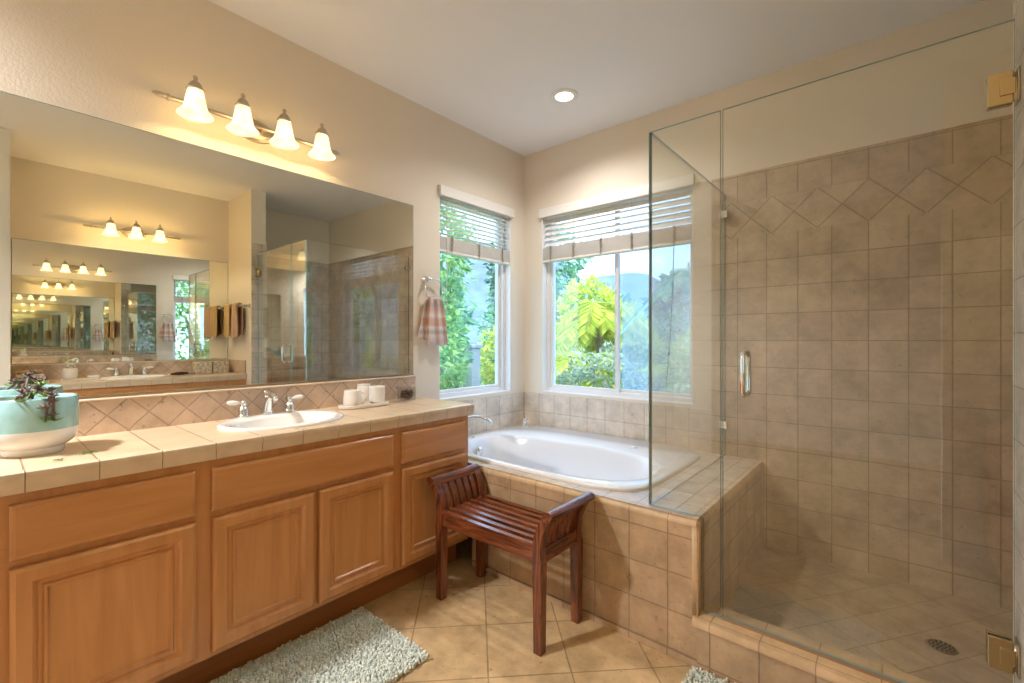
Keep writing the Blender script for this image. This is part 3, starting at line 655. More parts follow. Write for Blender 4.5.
# recessed light
for i, (x, y) in enumerate(CAN_AND_FILL[:1]):
    r = tag(empty('recessed_light', (x, y, ZC)), 'round recessed ceiling light with glowing lens above the tub' if i == 0 else 'unseen fill light added on the ceiling behind the viewpoint', 'ceiling light')
    bm = B(); lathe(bm, [(0.055, -0.002), (0.058, -0.008), (0.078, -0.009), (0.088, -0.004), (0.088, 0.0), (0.055, 0.0)], (x, y, ZC), 40, cap=False); mk('trim_ring', bm, white_v, r, smooth=True)
    bm = B(); lathe(bm, [(0, -0.003), (0.056, -0.003), (0.056, -0.001), (0, -0.001)], (x, y, ZC), 40); mk('lens', bm, can_m, r)

# ------------------------------------------------------------------ bathtub
tub = tag(empty('bathtub', (-1.6, 2.3, 0.12)), 'white acrylic oval soaking tub set in the tiled corner deck', 'bathtub')
bm = B(); n = 80
def rg(f, z): return [(*f(2 * PI * k / n), z) for k in range(n)]
inner = lambda a, b, cx_=-1.60, cyy=2.245, p=2.7: sup(cx_, cyy, a, b, p)
fl = []
rings = [rg(sup(-1.615, 2.405, 0.715, 0.51, 6), DZ - 0.03), rg(sup(-1.615, 2.405, 0.735, 0.53, 6), DZ + 0.001), rg(sup(-1.615, 2.405, 0.735, 0.53, 6), DZ + 0.012), rg(sup(-1.615, 2.405, 0.728, 0.523, 6), DZ + 0.018)]
rings += [rg(inner(0.665, 0.335), DZ + 0.018), rg(inner(0.655, 0.325), DZ + 0.014), rg(inner(0.64, 0.312), DZ - 0.005), rg(inner(0.60, 0.285), DZ - 0.12), rg(inner(0.55, 0.255), DZ - 0.26), rg(inner(0.47, 0.20), DZ - 0.38), rg(inner(0.36, 0.13), DZ - 0.43), rg(inner(0.1, 0.04), DZ - 0.44)]
loft(bm, rings, cap0=False); mk('tub_shell', bm, acrylic, tub, smooth=True, auto=0.9)
bm = B(); lathe(bm, [(0.0, 0.010), (0.010, 0.012), (0.028, 0.008), (0.033, 0.0)], (0, 0, 0), 24)
Mx = Matrix.Translation((-2.205, 2.245, 0.50)) @ Matrix.Rotation(math.radians(80), 4, 'Y')
for v in bm.verts: v.co = Mx @ v.co
mk('overflow_plate', bm, chrome, tub, smooth=True)
bm = B(); lathe(bm, [(0, 0.006), (0.008, 0.006), (0.012, 0)], (-2.27, 2.245, DZ + 0.018), 16); mk('air_button', bm, chrome, tub, smooth=True)
bm = B(); lathe(bm, [(0, 0.008), (0.014, 0.006), (0.022, 0)], (-1.28, 2.70, DZ + 0.018), 20); mk('jet_control', bm, acrylic, tub, smooth=True)
sp = tag(empty('tub_spout', (-2.29, 2.10, DZ + 0.018)), 'arched chrome tub spout rising at the left end of the tub', 'faucet')
bm = B(); z0 = DZ + 0.018
lathe(bm, [(0.028, 0), (0.028, 0.006), (0.018, 0.014)], (-2.29, 2.10, z0), 20)
pts = [(-2.29, 2.10, z0 + 0.01), (-2.288, 2.102, z0 + 0.06), (-2.27, 2.12, z0 + 0.115), (-2.24, 2.15, z0 + 0.148), (-2.20, 2.185, z0 + 0.160), (-2.16, 2.215, z0 + 0.155), (-2.125, 2.24, z0 + 0.138), (-2.10, 2.26, z0 + 0.112)]
tube(bm, pts, [0.013, 0.013, 0.0125, 0.012, 0.012, 0.0125, 0.0135, 0.014], 16); mk('spout_arch', bm, chrome, sp, smooth=True)
hv = tag(empty('tub_valve', (-2.25, 2.80, z0)), 'small chrome tub valve knob in the far corner of the tub rim', 'faucet')
bm = B(); lathe(bm, [(0.024, 0), (0.024, 0.006), (0.016, 0.012), (0.014, 0.03), (0.018, 0.036), (0.024, 0.046), (0.024, 0.056), (0.016, 0.066), (0, 0.068)], (-2.25, 2.80, z0), 20)
mk('valve_body', bm, chrome, hv, smooth=True)
bm = B(); tube(bm, [(-2.25, 2.80, z0 + 0.048), (-2.20, 2.795, z0 + 0.043)], [0.008, 0.006], 12); mk('lever', bm, chrome, hv, smooth=True)

# ------------------------------------------------------------------ shower glass
GY, GT = 1.85, 2.155
edge_lit = plain('glass_edge_lit', (0.30, 0.47, 0.48), 0.1, spec=0.8)  # paler copy of the edge material, bright reflection put into its colour
def pane_box(name, bm, parent=None, axis='y', em=None):
    # broad faces clear, edges teal
    bmesh.ops.recalc_face_normals(bm, faces=bm.faces)
    for f in bm.faces:
        nn = f.normal; f.material_index = 0 if abs(nn.y if axis == 'y' else nn.x) > 0.9 else 1
    return mk(name, bm, [shglass, em or (edge_lit if axis == 'y' else edge_m)], parent)
enc = tag(empty('shower_screen', (-0.80, 2.4, DZ)), 'clear fixed glass side panel standing on the tub deck against the back wall', 'shower screen')
bm = B(); box(bm, -0.806, -0.796, GY + 0.006, BY - 0.010, DZ + 0.002, GT); pane_box('glass_panel', bm, enc, 'x')
for z in (2.03, 0.76):
    bm = B(); box(bm, -0.822, -0.780, BY - 0.05, BY - 0.0085, z - 0.022, z + 0.022, bev=0.003); mk('glass_clamp', bm, chrome, enc)
fr = tag(empty('shower_screen', (-0.66, GY, 0.20)), 'narrow notched glass panel between the tub deck corner and the shower door', 'shower screen')
bm = B(); prism(bm, [(-0.806, DZ + 0.002), (DX1 + 0.002, DZ + 0.002), (DX1 + 0.002, 0.203), (-0.519, 0.203), (-0.519, GT), (-0.806, GT)], 1, GY - 0.005, GY + 0.005)
pane_box('glass_panel', bm, fr)
dr = tag(empty('shower_door', (-0.13, GY, 0.21)), 'frameless clear glass shower door hinged at the far right', 'shower door')
bm = B(); box(bm, -0.511, 0.246, GY - 0.005, GY + 0.005, 0.213, GT); pane_box('glass_panel', bm, dr)
def hinge(z):
    bm = B()
    for s in (-1, 1): box(bm, 0.192, 0.243, GY + s * 0.0055, GY + s * 0.016, z - 0.045, z + 0.045, bev=0.003)
    h = mk('hinge', bm, brass, dr)
    bm = B(); box(bm, 0.216, 0.246, GY - 0.0195, GY - 0.0155, z - 0.022, z + 0.022, bev=0.0015); mk('hinge_cover', bm, brass, h)
    bm = B(); tube(bm, [(0.247, GY - 0.008, z - 0.036), (0.247, GY - 0.008, z + 0.036)], 0.0055, 10); mk('hinge_pin', bm, nickel, h, smooth=True)
    bm = B(); box(bm, 0.2485, 0.2535, GY - 0.028, GY + 0.028, z - 0.045, z + 0.045, bev=0.001); mk('hinge_plate', bm, brass, h)
hinge(1.968); hinge(0.398)
bm = B()
for s in (-1, 1):
    yy = GY + s * 0.045; y1_ = GY + s * 0.006; x = -0.432
    tube(bm, [(x, y1_, 1.068), (x, yy - s * 0.012, 1.068), (x, yy - s * 0.003, 1.073), (x, yy, 1.084), (x, yy, 1.145), (x, yy, 1.206), (x, yy - s * 0.003, 1.217), (x, yy - s * 0.012, 1.222), (x, y1_, 1.222)], 0.0095, 14)
mk('door_handle', bm, chrome, dr, smooth=True)
bm = B(); box(bm, -0.515, 0.25, GY - 0.008, GY + 0.008, 0.2005, 0.212); mk('bottom_sweep', bm, plain('door_sweep', (0.30, 0.20, 0.12), 0.4), dr)
d = tag(empty('shower_drain', (0.13, 2.42, 0.08)), 'small round perforated metal drain in the shower floor', 'drain')
bm = B(); lathe(bm, [(0.0, 0.002), (0.044, 0.003), (0.048, 0.0005)], (0.13, 2.42, 0.08), 36, cap=False); mk('drain_plate', bm, drain_m, d, smooth=True)
bm = B()
for ring_r, cnt in ((0.0, 1), (0.013, 6), (0.025, 12), (0.036, 16)):
    for k in range(cnt):
        a = 2 * PI * k / cnt; lathe(bm, [(0, 0.0036), (0.0042, 0.0036), (0.0042, 0.002)], (0.13 + ring_r * math.cos(a), 2.42 + ring_r * math.sin(a), 0.08), 8, cap=False)
mk('drain_hole', bm, dark, d)

# ------------------------------------------------------------------ stool
st = tag(empty('wooden_stool', (-1.405, 1.62, 0)), 'dark reddish wooden bench stool with slatted seat and curved arms by the tub', 'stool')
XL, XR, YF, YK = -1.712, -1.108, 1.475, 1.752
SEAT = 0.432
def leg(x, y, s):
    bm = B(); w = 0.021
    rings = [[(x + s * o_ - w, y - w, z), (x + s * o_ + w, y - w, z), (x + s * o_ + w, y + w, z), (x + s * o_ - w, y + w, z)] for o_, z, w in ((0.008, 0.0, 0.018), (0.004, 0.18, 0.0195), (0.0, 0.37, 0.021))]
    loft(bm, rings); mk('leg', bm, stool_v, st)
for x, s in ((XL, -1), (XR, 1)):
    for y in (YF, YK): leg(x, y, s * 0)
bm = B(); box(bm, XL + 0.021, XR - 0.021, YF - 0.013, YF + 0.013, SEAT - 0.068, SEAT - 0.006, bev=0.003); mk('apron', bm, stool_m, st)
bm = B(); box(bm, XL + 0.021, XR - 0.021, YK - 0.013, YK + 0.013, SEAT - 0.068, SEAT - 0.006, bev=0.003); mk('apron', bm, stool_m, st)
# arm profile in x (outward flare) against z
def armx(z):
    t = max(0.0, (z - 0.37) / 0.20)
    return -0.010 * math.sin(min(t, 1) * PI) * 1.0 + 0.055 * t ** 2.2
for x, s in ((XL, -1), (XR, 1)):
    bm = B(); box(bm, x - 0.014, x + 0.014, YF + 0.0215, YK - 0.0215, SEAT - 0.072, SEAT - 0.010, bev=0.003); mk('side_rail', bm, stool_y, st)
    zs = [0.37 + 0.20 * k / 8 for k in range(9)]
    for y in (YF, YK):
        bm = B(); loft(bm, [[(x + s * armx(z) - 0.019, y - 0.019, z), (x + s * armx(z) + 0.019, y - 0.019, z), (x + s * armx(z) + 0.019, y + 0.019, z), (x + s * armx(z) - 0.019, y + 0.019, z)] for z in zs]); mk('arm_post', bm, stool_v, st)
    zs2 = [0.42 + 0.145 * k / 6 for k in range(7)]
    for k in range(5):
        y = YF + (YK - YF) * (k + 1) / 6
        bm = B(); loft(bm, [[(x + s * armx(z) - 0.007, y - 0.0155, z), (x + s * armx(z) + 0.007, y - 0.0155, z), (x + s * armx(z) + 0.007, y + 0.013, z), (x + s * armx(z) - 0.007, y + 0.013, z)] for z in zs2]); mk('arm_slat', bm, stool_v, st)
    xa = x + s * armx(0.572)
    sec = [(xa + s * u, 0.572 + v) for u, v in ((-0.026, -0.022), (-0.022, 0.006), (-0.010, 0.017), (0.006, 0.019), (0.020, 0.012), (0.026, 0.0), (0.018, -0.014), (0.0, -0.024))]
    bm = B(); prism(bm, sec, 1, YF - 0.026, YK + 0.026); mk('arm_rail', bm, stool_y, st, smooth=True, auto=0.8)
ns = 7
for k in range(ns):
    y = YF - 0.008 + (YK - YF + 0.016) * k / (ns - 1)
    bm = B(); loft(bm, [[(xx, y - 0.0125, SEAT - 0.004 - dz), (xx, y + 0.0125, SEAT - 0.004 - dz), (xx, y + 0.0115, SEAT + 0.010 - dz), (xx, y - 0.0115, SEAT + 0.010 - dz)]
                   for xx, dz in [(XL + 0.0195 + (XR - XL - 0.039) * j / 8, 0.003 * math.sin(PI * j / 8)) for j in range(9)]]); mk('seat_slat', bm, stool_m, st)

# ------------------------------------------------------------------ rugs (chenille)
def chenille(name, c1, c2):
    m, n, p, o = newmat(name); g = n.nodes.new('ShaderNodeNewGeometry'); cr = n.nodes.new('ShaderNodeValToRGB')
    cr.color_ramp.elements[0].color = (*c1, 1); cr.color_ramp.elements[1].color = (*c2, 1)
    n.links.new(g.outputs['Random Per Island'], cr.inputs[0]); n.links.new(cr.outputs[0], p.inputs['Base Color']); p.inputs['Roughness'].default_value = 0.95
    p.inputs['Sheen Weight'].default_value = 0.3; return m
rugm = chenille('chenille_aqua', (0.50, 0.56, 0.52), (0.76, 0.82, 0.77)); rugb = plain('rug_backing', (0.30, 0.36, 0.33), 0.95)
def rug(x0, x1, y0, y1, label, seed):
    random.seed(seed); r = tag(empty('bath_rug', ((x0 + x1) / 2, (y0 + y1) / 2, 0)), label, 'bath rug')
    bm = B(); box(bm, x0 + 0.006, x1 - 0.006, y0 + 0.006, y1 - 0.006, 0.0005, 0.010); mk('backing', bm, rugb, r)
    bm = B(); st_ = 0.0102; nx = int((x1 - x0) / st_); ny = int((y1 - y0) / st_)
    for i in range(nx + 1):
        for j in range(ny + 1):
            px = x0 + i * st_ + random.uniform(-.003, .003); py = y0 + j * st_ + random.uniform(-.003, .003)
            edge = (i in (0, nx)) or (j in (0, ny))
            a = random.uniform(0, 2 * PI); L_ = random.uniform(0.007, 0.013); h = random.uniform(0.012, 0.02)
            if edge: L_ *= 1.1
            dx, dy = math.cos(a) * L_ * 0.6, math.sin(a) * L_ * 0.6
            p0 = Vector((px, py, 0.007)); p2 = Vector((px + dx, py + dy, 0.010 + h)); p1 = (p0 + p2) / 2 + Vector((0, 0, 0.003))
            rr = 0.0046 * random.uniform(.85, 1.15)
            tube(bm, [p0, p1, p2 - Vector((0, 0, 0.002)), p2], [rr * 0.8, rr * 1.05, rr, rr * 0.45], 5)
    tag(mk('pile', bm, rugm, r, smooth=True, recalc=False), None, kind='stuff')
rug(-1.905, -1.425, 0.35, 1.165, 'pale aqua chenille bath rug lying along the front of the long cabinet', 3)
rug(-0.592, -0.06, 1.18, 1.772, 'pale aqua chenille bath rug whose corner shows in front of the shower curb', 5)

# ------------------------------------------------------------------ towel ring and hand towel
tr = tag(empty('towel_ring', (AX, 1.905, 1.665)), 'chrome towel ring mounted between the large mirror and the window', 'towel ring')
yr, zr = 1.905, 1.672
bm = B(); lathe(bm, [(0.024, 0.0005), (0.025, 0.006), (0.018, 0.012), (0.011, 0.018), (0.010, 0.034), (0.014, 0.040), (0.012, 0.050), (0, 0.053)], (AX, yr, zr), 24, axis='x'); mk('wall_mount', bm, chrome, tr, smooth=True)
yc, zc_, rad = 1.950, zr - 0.068, 0.074
bm = B(); tube(bm, [(AX + 0.043, yc + rad * math.cos(a), zc_ + rad * math.sin(a)) for a in [2 * PI * k / 40 for k in range(40)]], 0.0058, 10, closed=True); mk('ring', bm, chrome, tr, smooth=True)
def hanging(bm, P, width_top, width_bot, L1, th, folds, amp, nseg=28, nz=16, shift=0.0, phase=0.0, flat=0.0, zcurve=0.0):
    """P(a, d, z): along, depth, height -> point.  cloth sheet with thickness, gathered at top"""
    F_, K_ = [], []
    for j in range(nz + 1):
        t = j / nz; w = width_top + (width_bot - width_top) * (t ** 0.7)
        a_ = amp * (1.0 - 0.35 * t) * (1 - flat) ; rf, rk = [], []
        for i in range(nseg + 1):
            s = i / nseg - 0.5
            d_ = a_ * math.sin(s * folds * 2 * PI + phase + 0.6 * math.sin(3 * t)) + 0.4 * a_ * math.sin(s * folds * 4.3 * PI + 1 + phase)
            zz = -L1 * t + zcurve * (s * s) * t - 0.012 * t * math.sin(s * 7 + phase)
            rf.append(bm.verts.new(P(s * w + shift * t, d_ + th, zz))); rk.append(bm.verts.new(P(s * w + shift * t, d_, zz)))
        F_.append(rf); K_.append(rk)
    for j in range(nz):
        for i in range(nseg):
            bm.faces.new((F_[j][i], F_[j][i + 1], F_[j + 1][i + 1], F_[j + 1][i])); bm.faces.new((K_[j][i], K_[j + 1][i], K_[j + 1][i + 1], K_[j][i + 1]))
        for i in (0, nseg): bm.faces.new((F_[j][i], F_[j + 1][i], K_[j + 1][i], K_[j][i]))
    for j in (0, nz):
        for i in range(nseg): bm.faces.new((F_[j][i], K_[j][i], K_[j][i + 1], F_[j][i + 1]))
ht = tag(empty('hand_towel', (AX + 0.045, 1.95, 1.30)), 'striped rose and cream hand towel hanging through the towel ring', 'towel')
bm = B(); zt = zc_ - rad + 0.012
hanging(bm, lambda a, d, z: (AX + 0.050 + d, 1.958 + a, zt + z), 0.095, 0.165, 0.30, 0.006, 2.0, 0.010, shift=0.015)
hanging(bm, lambda a, d, z: (AX + 0.022 + d, 1.935 + a, zt + z), 0.085, 0.155, 0.26, 0.005, 2.0, 0.007, shift=-0.03, phase=1.5)
tube(bm, [(AX + 0.042, 1.912, zt + 0.001), (AX + 0.044, 1.935, zt + 0.002), (AX + 0.044, 1.965, zt + 0.002), (AX + 0.042, 1.998, zt + 0.001)], [0.014, 0.019, 0.019, 0.014], 12)
mk('cloth', bm, hand_m, ht, smooth=True, auto=1.2)

# towel bar + two towels on the partition wall (seen in the mirror)
tb = tag(empty('towel_bar', (0.57, YP0, 1.60)), 'horizontal metal towel bar on the wall beside the opposite vanity, seen in the mirror', 'towel bar')
bm = B(); yb = YP0 - 0.062; tube(bm, [(0.30, yb, 1.625), (0.85, yb, 1.625)], 0.009, 12); mk('bar', bm, chrome, tb, smooth=True)
for x in (0.305, 0.845):
    bm = B(); lathe(bm, [(0.024, -0.0005), (0.024, -0.008), (0.012, -0.014), (0.010, -0.055), (0.013, -0.064), (0, -0.068)], (x, YP0, 1.625), 20, axis='y'); mk('wall_mount', bm, nickel, tb, smooth=True)
def bar_towel(xc, wd, L1, mat, label):
    r = tag(empty('bath_towel', (xc, yb, 1.625 - L1)), label, 'towel')
    bm = B()
    hanging(bm, lambda a, d, z: (xc + a, yb - 0.016 - d, 1.635 + z), wd * 0.85, wd, L1, 0.012, 1.5, 0.006)
    hanging(bm, lambda a, d, z: (xc + a, yb + 0.028 - d, 1.635 + z), wd * 0.85, wd * 0.95, L1 * 0.92, 0.012, 1.5, 0.004, phase=1)
    tube(bm, [(xc - wd * 0.42, yb, 1.633), (xc - wd * 0.2, yb, 1.636), (xc + wd * 0.2, yb, 1.636), (xc + wd * 0.42, yb, 1.633)], 0.024, 14)
    mk('cloth', bm, mat, r, smooth=True, auto=1.2)
bar_towel(0.475, 0.20, 0.335, btow_m, 'rose brown folded towel on the bar nearest the shower jamb, in the mirror')
bar_towel(0.70, 0.20, 0.32, stripe_towel('ribbed_tan_towel', (0.46, 0.30, 0.14), [(0.5, (0.56, 0.38, 0.20))], 0.05, 0), 'tan folded towel on the bar farther from the shower jamb, in the mirror')

# ------------------------------------------------------------------ things on the near counter
ZT = 0.905
# planter bowl
bx_, by_ = -2.14, 0.113
pl = tag(empty('planter_bowl', (bx_, by_, ZT)), 'aqua and white glazed footed bowl at the left end of the counter', 'bowl')
R_ = 0.108
bm = B(); lathe(bm, [(0, 0.0), (0.070, 0.0), (0.073, 0.004), (0.073, 0.020), (0.086, 0.028), (0.098, 0.038), (0.105, 0.052), (R_, 0.068), (R_, 0.080)], (bx_, by_, ZT), 48, cap=False); mk('foot', bm, bowl_w, pl, smooth=True, auto=0.9)
bm = B(); lathe(bm, [(R_, 0.080), (R_ + 0.0003, 0.120), (R_ - 0.001, 0.178), (R_ - 0.004, 0.182), (R_ - 0.009, 0.180), (R_ - 0.010, 0.150), (R_ - 0.012, 0.120)], (bx_, by_, ZT), 48, cap=False); mk('bowl_side', bm, bowl_b, pl, smooth=True)
bm = B(); lathe(bm, [(0, 0.150), (R_ - 0.0105, 0.146)], (bx_, by_, ZT), 40, cap=False); mk('soil', bm, soil_m, pl, recalc=False)
cl = tag(empty('dried_cutting', (bx_ + 0.05, by_ + 0.06, ZT + 0.15)), 'dried brown succulent cutting with green tips trailing over the aqua bowl rim', 'plant')
bm = B(); random.seed(4)
def rosette(m, p, r, k=7):
    p = Vector(p)
    for i in range(k):
        a = 2 * PI * i / k + random.uniform(-.2, .2); e = random.uniform(0.1, 0.9); d_ = Vector((math.cos(a) * math.cos(e), math.sin(a) * math.cos(e), math.sin(e)))
        tube(m, [p, p + d_ * r * 0.5, p + d_ * r], [0.0025, 0.0042, 0.001], 6, flat=0.5)
tips = []
stems = [[(-0.04, 0.00, 0.17), (0.00, 0.03, 0.20), (0.045, 0.055, 0.205), (0.085, 0.08, 0.200), (0.108, 0.088, 0.192), (0.116, 0.088, 0.165), (0.117, 0.088, 0.125), (0.116, 0.092, 0.11)],
         [(-0.02, 0.03, 0.175), (0.02, 0.06, 0.21), (0.06, 0.075, 0.20), (0.095, 0.085, 0.200), (0.113, 0.078, 0.184), (0.117, 0.070, 0.150), (0.118, 0.066, 0.11)],
         [(-0.05, 0.04, 0.17), (-0.01, 0.055, 0.225), (0.03, 0.07, 0.23), (0.055, 0.06, 0.22)],
         [(0.0, -0.02, 0.17), (0.04, 0.01, 0.195), (0.09, 0.01, 0.187), (0.12, 0.0, 0.178)]]
for s_ in stems:
    pts = [Vector((bx_ + a, by_ + (b - 0.06) * 0.8 + 0.015, ZT + c)) for a, b, c in s_]; tube(bm, pts, [0.004] * (len(pts) - 1) + [0.0025], 7)
    for p in pts[1:-1]: rosette(bm, p + Vector((random.uniform(-.006, .006), random.uniform(-.006, .006), 0.004)), 0.020, 8)
    tips.append((pts[-1], 0.024))
for p, rr_ in tips + [((bx_ + 0.105, by_ + 0.02, ZT + 0.187), 0.026), ((bx_ + 0.075, by_ - 0.01, ZT + 0.19), 0.022)]:
    gm = B(); rosette(gm, p, rr_, 7); mk('leaf_tip', gm, green_m, cl, smooth=True, recalc=False)
mk('stem', bm, twig_m, cl, smooth=True, recalc=False)
for (ox, oy, k, lab) in ((-1.985, 0.218, 9, 'larger fallen green sprig on the counter beside the bowl foot'), (-1.93, 0.15, 4, 'tiny fallen green leaf on the counter in front of the bowl')):
    bm = B(); random.seed(k)
    for i in range(k):
        a = random.uniform(-0.9, 0.9) + PI / 2; px, py = ox + random.uniform(-.007, .007), oy + (i - k / 2) * 0.0045
        tube(bm, [(px, py, ZT + 0.003), (px + math.cos(a) * 0.008, py + math.sin(a) * 0.008, ZT + 0.006), (px + math.cos(a) * 0.018, py + math.sin(a) * 0.018, ZT + 0.003)], [0.001, 0.0028, 0.0008], 6, flat=0.5)
    tag(mk('fallen_sprig', bm, green_m, smooth=True, recalc=False), lab, 'leaf')

# tray with cups
ty = 1.372; tx = -2.235
bm = B(); n = 48; f1 = sup(tx, ty, 0.062, 0.142, 3.2); f2 = sup(tx, ty, 0.054, 0.134, 3.2)
loft(bm, [rg(f2, ZT + 0.0005), rg(f1, ZT + 0.004), rg(f1, ZT + 0.017), rg(sup(tx, ty, 0.058, 0.138, 3.2), ZT + 0.020), rg(f2, ZT + 0.017), rg(sup(tx, ty, 0.048, 0.128, 3.2), ZT + 0.012)])
tag(mk('oval_tray', bm, tray_m, smooth=True, auto=0.9), 'pale oval stone tray holding the mugs on the counter', 'tray')
ZR = ZT + 0.0125
def mug(x, y, r, h, ribs, handle, label):
    c = tag(empty('mug', (x, y, ZR)), label, 'mug'); bm = B()
    pf = [(0, 0), (r * 0.86, 0), (r, 0.006)]
    if ribs:
        k = 7
        for i in range(k):
            z0_ = 0.008 + (h - 0.012) * i / k; dz = (h - 0.012) / k
            pf += [(r, z0_), (r * 1.025, z0_ + dz * 0.45), (r, z0_ + dz * 0.95)]
    else: pf += [(r * 1.01, h * 0.3), (r * 0.97, h * 0.65), (r * 0.90, h - 0.004)]
    rt = r if ribs else r * 0.89
    pf += [(rt, h), (rt - 0.003, h + 0.001), (rt - 0.005, h - 0.003), (rt - 0.004, 0.01), (0, 0.008)]
    lathe(bm, pf, (x, y, ZR), 36, cap=False); mk('cup_body', bm, ceram, c, smooth=True)
    if handle:
        bm = B(); dx, dy = math.cos(handle), math.sin(handle)
        pts = [(x + dx * (r * 0.93 + 0.028 * math.sin(t)), y + dy * (r * 0.93 + 0.028 * math.sin(t)), ZR + h * 0.5 + h * 0.33 * math.cos(t)) for t in [PI * k / 10 for k in range(11)]]
        tube(bm, pts, 0.0045, 10); mk('handle', bm, ceram, c, smooth=True)
    return c
mug(-2.225, 1.295, 0.047, 0.084, False, PI / 3, 'plain white mug with round handle, nearest on the pale tray')
mug(-2.250, 1.462, 0.043, 0.092, True, None, 'ribbed white cup standing at the far end of the pale tray')
bm = B(); lathe(bm, [(0, 0), (0.036, 0), (0.038, 0.004), (0.038, 0.098), (0.034, 0.106), (0.036, 0.11), (0.036, 0.114), (0, 0.116)], (-2.325, 1.425, ZT), 32)
tag(mk('lidded_jar', bm, ceram, smooth=True, auto=0.7), 'white lidded jar half hidden between the two cups against the backsplash', 'jar')
# votive with potpourri
vx, vy = -2.285, 1.690
v = tag(empty('glass_votive', (vx, vy, ZT)), 'square clear glass filled with dark potpourri near the mirror end', 'glass jar')
bm = B()
r0 = 0.044; f_o = sup(vx, vy, r0, r0, 8); f_i = sup(vx, vy, r0 - 0.003, r0 - 0.003, 8)
loft(bm, [rg(f_o, ZT + 0.0008), rg(f_o, ZT + 0.078), rg(f_i, ZT + 0.078), rg(f_i, ZT + 0.008)]); mk('glass_cup', bm, cupglass, v, smooth=True, auto=0.6)
bm = B(); random.seed(9)
for i in range(260):
    a, rr_, z = random.uniform(0, 2 * PI), random.uniform(0, 0.033), ZT + 0.013 + random.uniform(0, 0.044)
    lathe(bm, [(0, -0.005), (0.009, -0.001), (0.008, 0.004), (0, 0.006)], (vx + rr_ * math.cos(a), vy + rr_ * math.sin(a), z), 6)
tag(mk('potpourri', bm, pot_m, v, recalc=False), None, kind='stuff')

# ------------------------------------------------------------------ things on the opposite counter (seen in the mirror)
ZK = 0.925
bm = B(); box(bm, 0.62, 0.74, 0.44, 0.73, ZK, ZK + 0.012, bev=0.004)
tag(mk('oval_tray', bm, tray_m), 'flat tray under the flower vase on the opposite counter, seen in the mirror', 'tray')
va = tag(empty('flower_vase', (0.68, 0.505, ZK + 0.0125)), 'squat pale vase with small white flowers on the opposite counter, seen in the mirror', 'vase')
bm = B(); lathe(bm, [(0, 0), (0.042, 0), (0.050, 0.01), (0.050, 0.075), (0.044, 0.09), (0.038, 0.092), (0.036, 0.086), (0, 0.08)], (0.68, 0.505, ZK + 0.0125), 28); mk('vase_body', bm, tray_m, va, smooth=True)
bm = B(); random.seed(2)
for i in range(16):
    p = Vector((0.68 + random.uniform(-.03, .03), 0.505 + random.uniform(-.03, .03), ZK + 0.12 + random.uniform(0, .07)))
    lathe(bm, [(0, -0.010), (0.012, -0.004), (0.013, 0.003), (0, 0.010)], p, 8); tube(bm, [(0.68, 0.505, ZK + 0.09), p], 0.0015, 5)
mk('flower', bm, plain('petal', (0.75, 0.72, 0.55), 0.7), va, smooth=True, recalc=False)
bm = B(); box(bm, 0.655, 0.705, 0.61, 0.69, ZK + 0.0125, ZK + 0.035, bev=0.008); tag(mk('soap_bar', bm, ceram, smooth=True), 'white soap bar on the flat tray beside the flower vase, in the mirror', 'soap')
fm = plain('patterned_paper', (0.55, 0.48, 0.36), 0.7, var=0.45, vscale=45)
for (y0_, y1_, lab) in ((1.425, 1.565, 'flower patterned tissue box nearer the faucet on the opposite counter, in the mirror'), (1.58, 1.72, 'flower patterned tissue box nearer the side wall on the opposite counter, in the mirror')):
    r = tag(empty('tissue_box', (0.75, (y0_ + y1_) / 2, ZK)), lab, 'tissue box')
    bm = B(); box(bm, 0.68, 0.82, y0_, y1_, ZK + 0.0005, ZK + 0.125, bev=0.004); mk('box_body', bm, fm, r)
    bm = B(); lathe(bm, [(0, 0.001), (1.0, 0.001), (1.0, 0.0)], (0, 0, 0), 24, 0.045, 0.02)
    for v_ in bm.verts: v_.co += Vector((0.75, (y0_ + y1_) / 2, ZK + 0.1255))
    mk('box_slot', bm, ceram, r)
bs = tag(empty('hair_brush', (0.66, 1.28, ZK)), 'dark brush lying on the opposite counter beside the tissue boxes, in the mirror', 'brush')
bm = B(); tube(bm, [(0.62, 1.20, ZK + 0.016), (0.63, 1.25, ZK + 0.019), (0.64, 1.30, ZK + 0.019), (0.65, 1.345, ZK + 0.016)], [0.012, 0.026, 0.026, 0.014], 12, flat=0.6); mk('brush_head', bm, plain('brush_bristle', (0.05, 0.03, 0.03), 0.9), bs, smooth=True)
bm = B(); tube(bm, [(0.65, 1.34, ZK + 0.014), (0.665, 1.41, ZK + 0.012)], [0.009, 0.011], 10); mk('handle', bm, plain('grey_plastic', (0.35, 0.33, 0.31), 0.4), bs, smooth=True)
bm = B(); box(bm, 0.87, 0.889, 1.735, 1.765, ZK + 0.0005, ZK + 0.10, bev=0.003); tag(mk('soap_bottle', bm, plain('dark_bottle', (0.06, 0.03, 0.02), 0.3)), 'slim dark bottle in the corner behind the tissue boxes, in the mirror', 'bottle')
for i, (dz, hh, mm, lab) in enumerate(((0.0, 0.035, towel_p, 'folded brown towel, bottom of the stack on the opposite counter, in the mirror'), (0.036, 0.03, ceram, 'folded white towel, middle of the stack on the opposite counter, in the mirror'), (0.067, 0.028, towel_y, 'folded tan towel, topmost of the stack on the opposite counter, in the mirror'))):
    bm = B(); box(bm, 0.66 + 0.004 * i, 0.84 - 0.003 * i, 0.19, 0.355 - 0.006 * i, ZK + dz + 0.0005, ZK + dz + hh, bev=0.010)
    tag(mk('folded_towel', bm, mm, smooth=True), lab, 'towel', 'towels folded in a stack on the opposite counter')

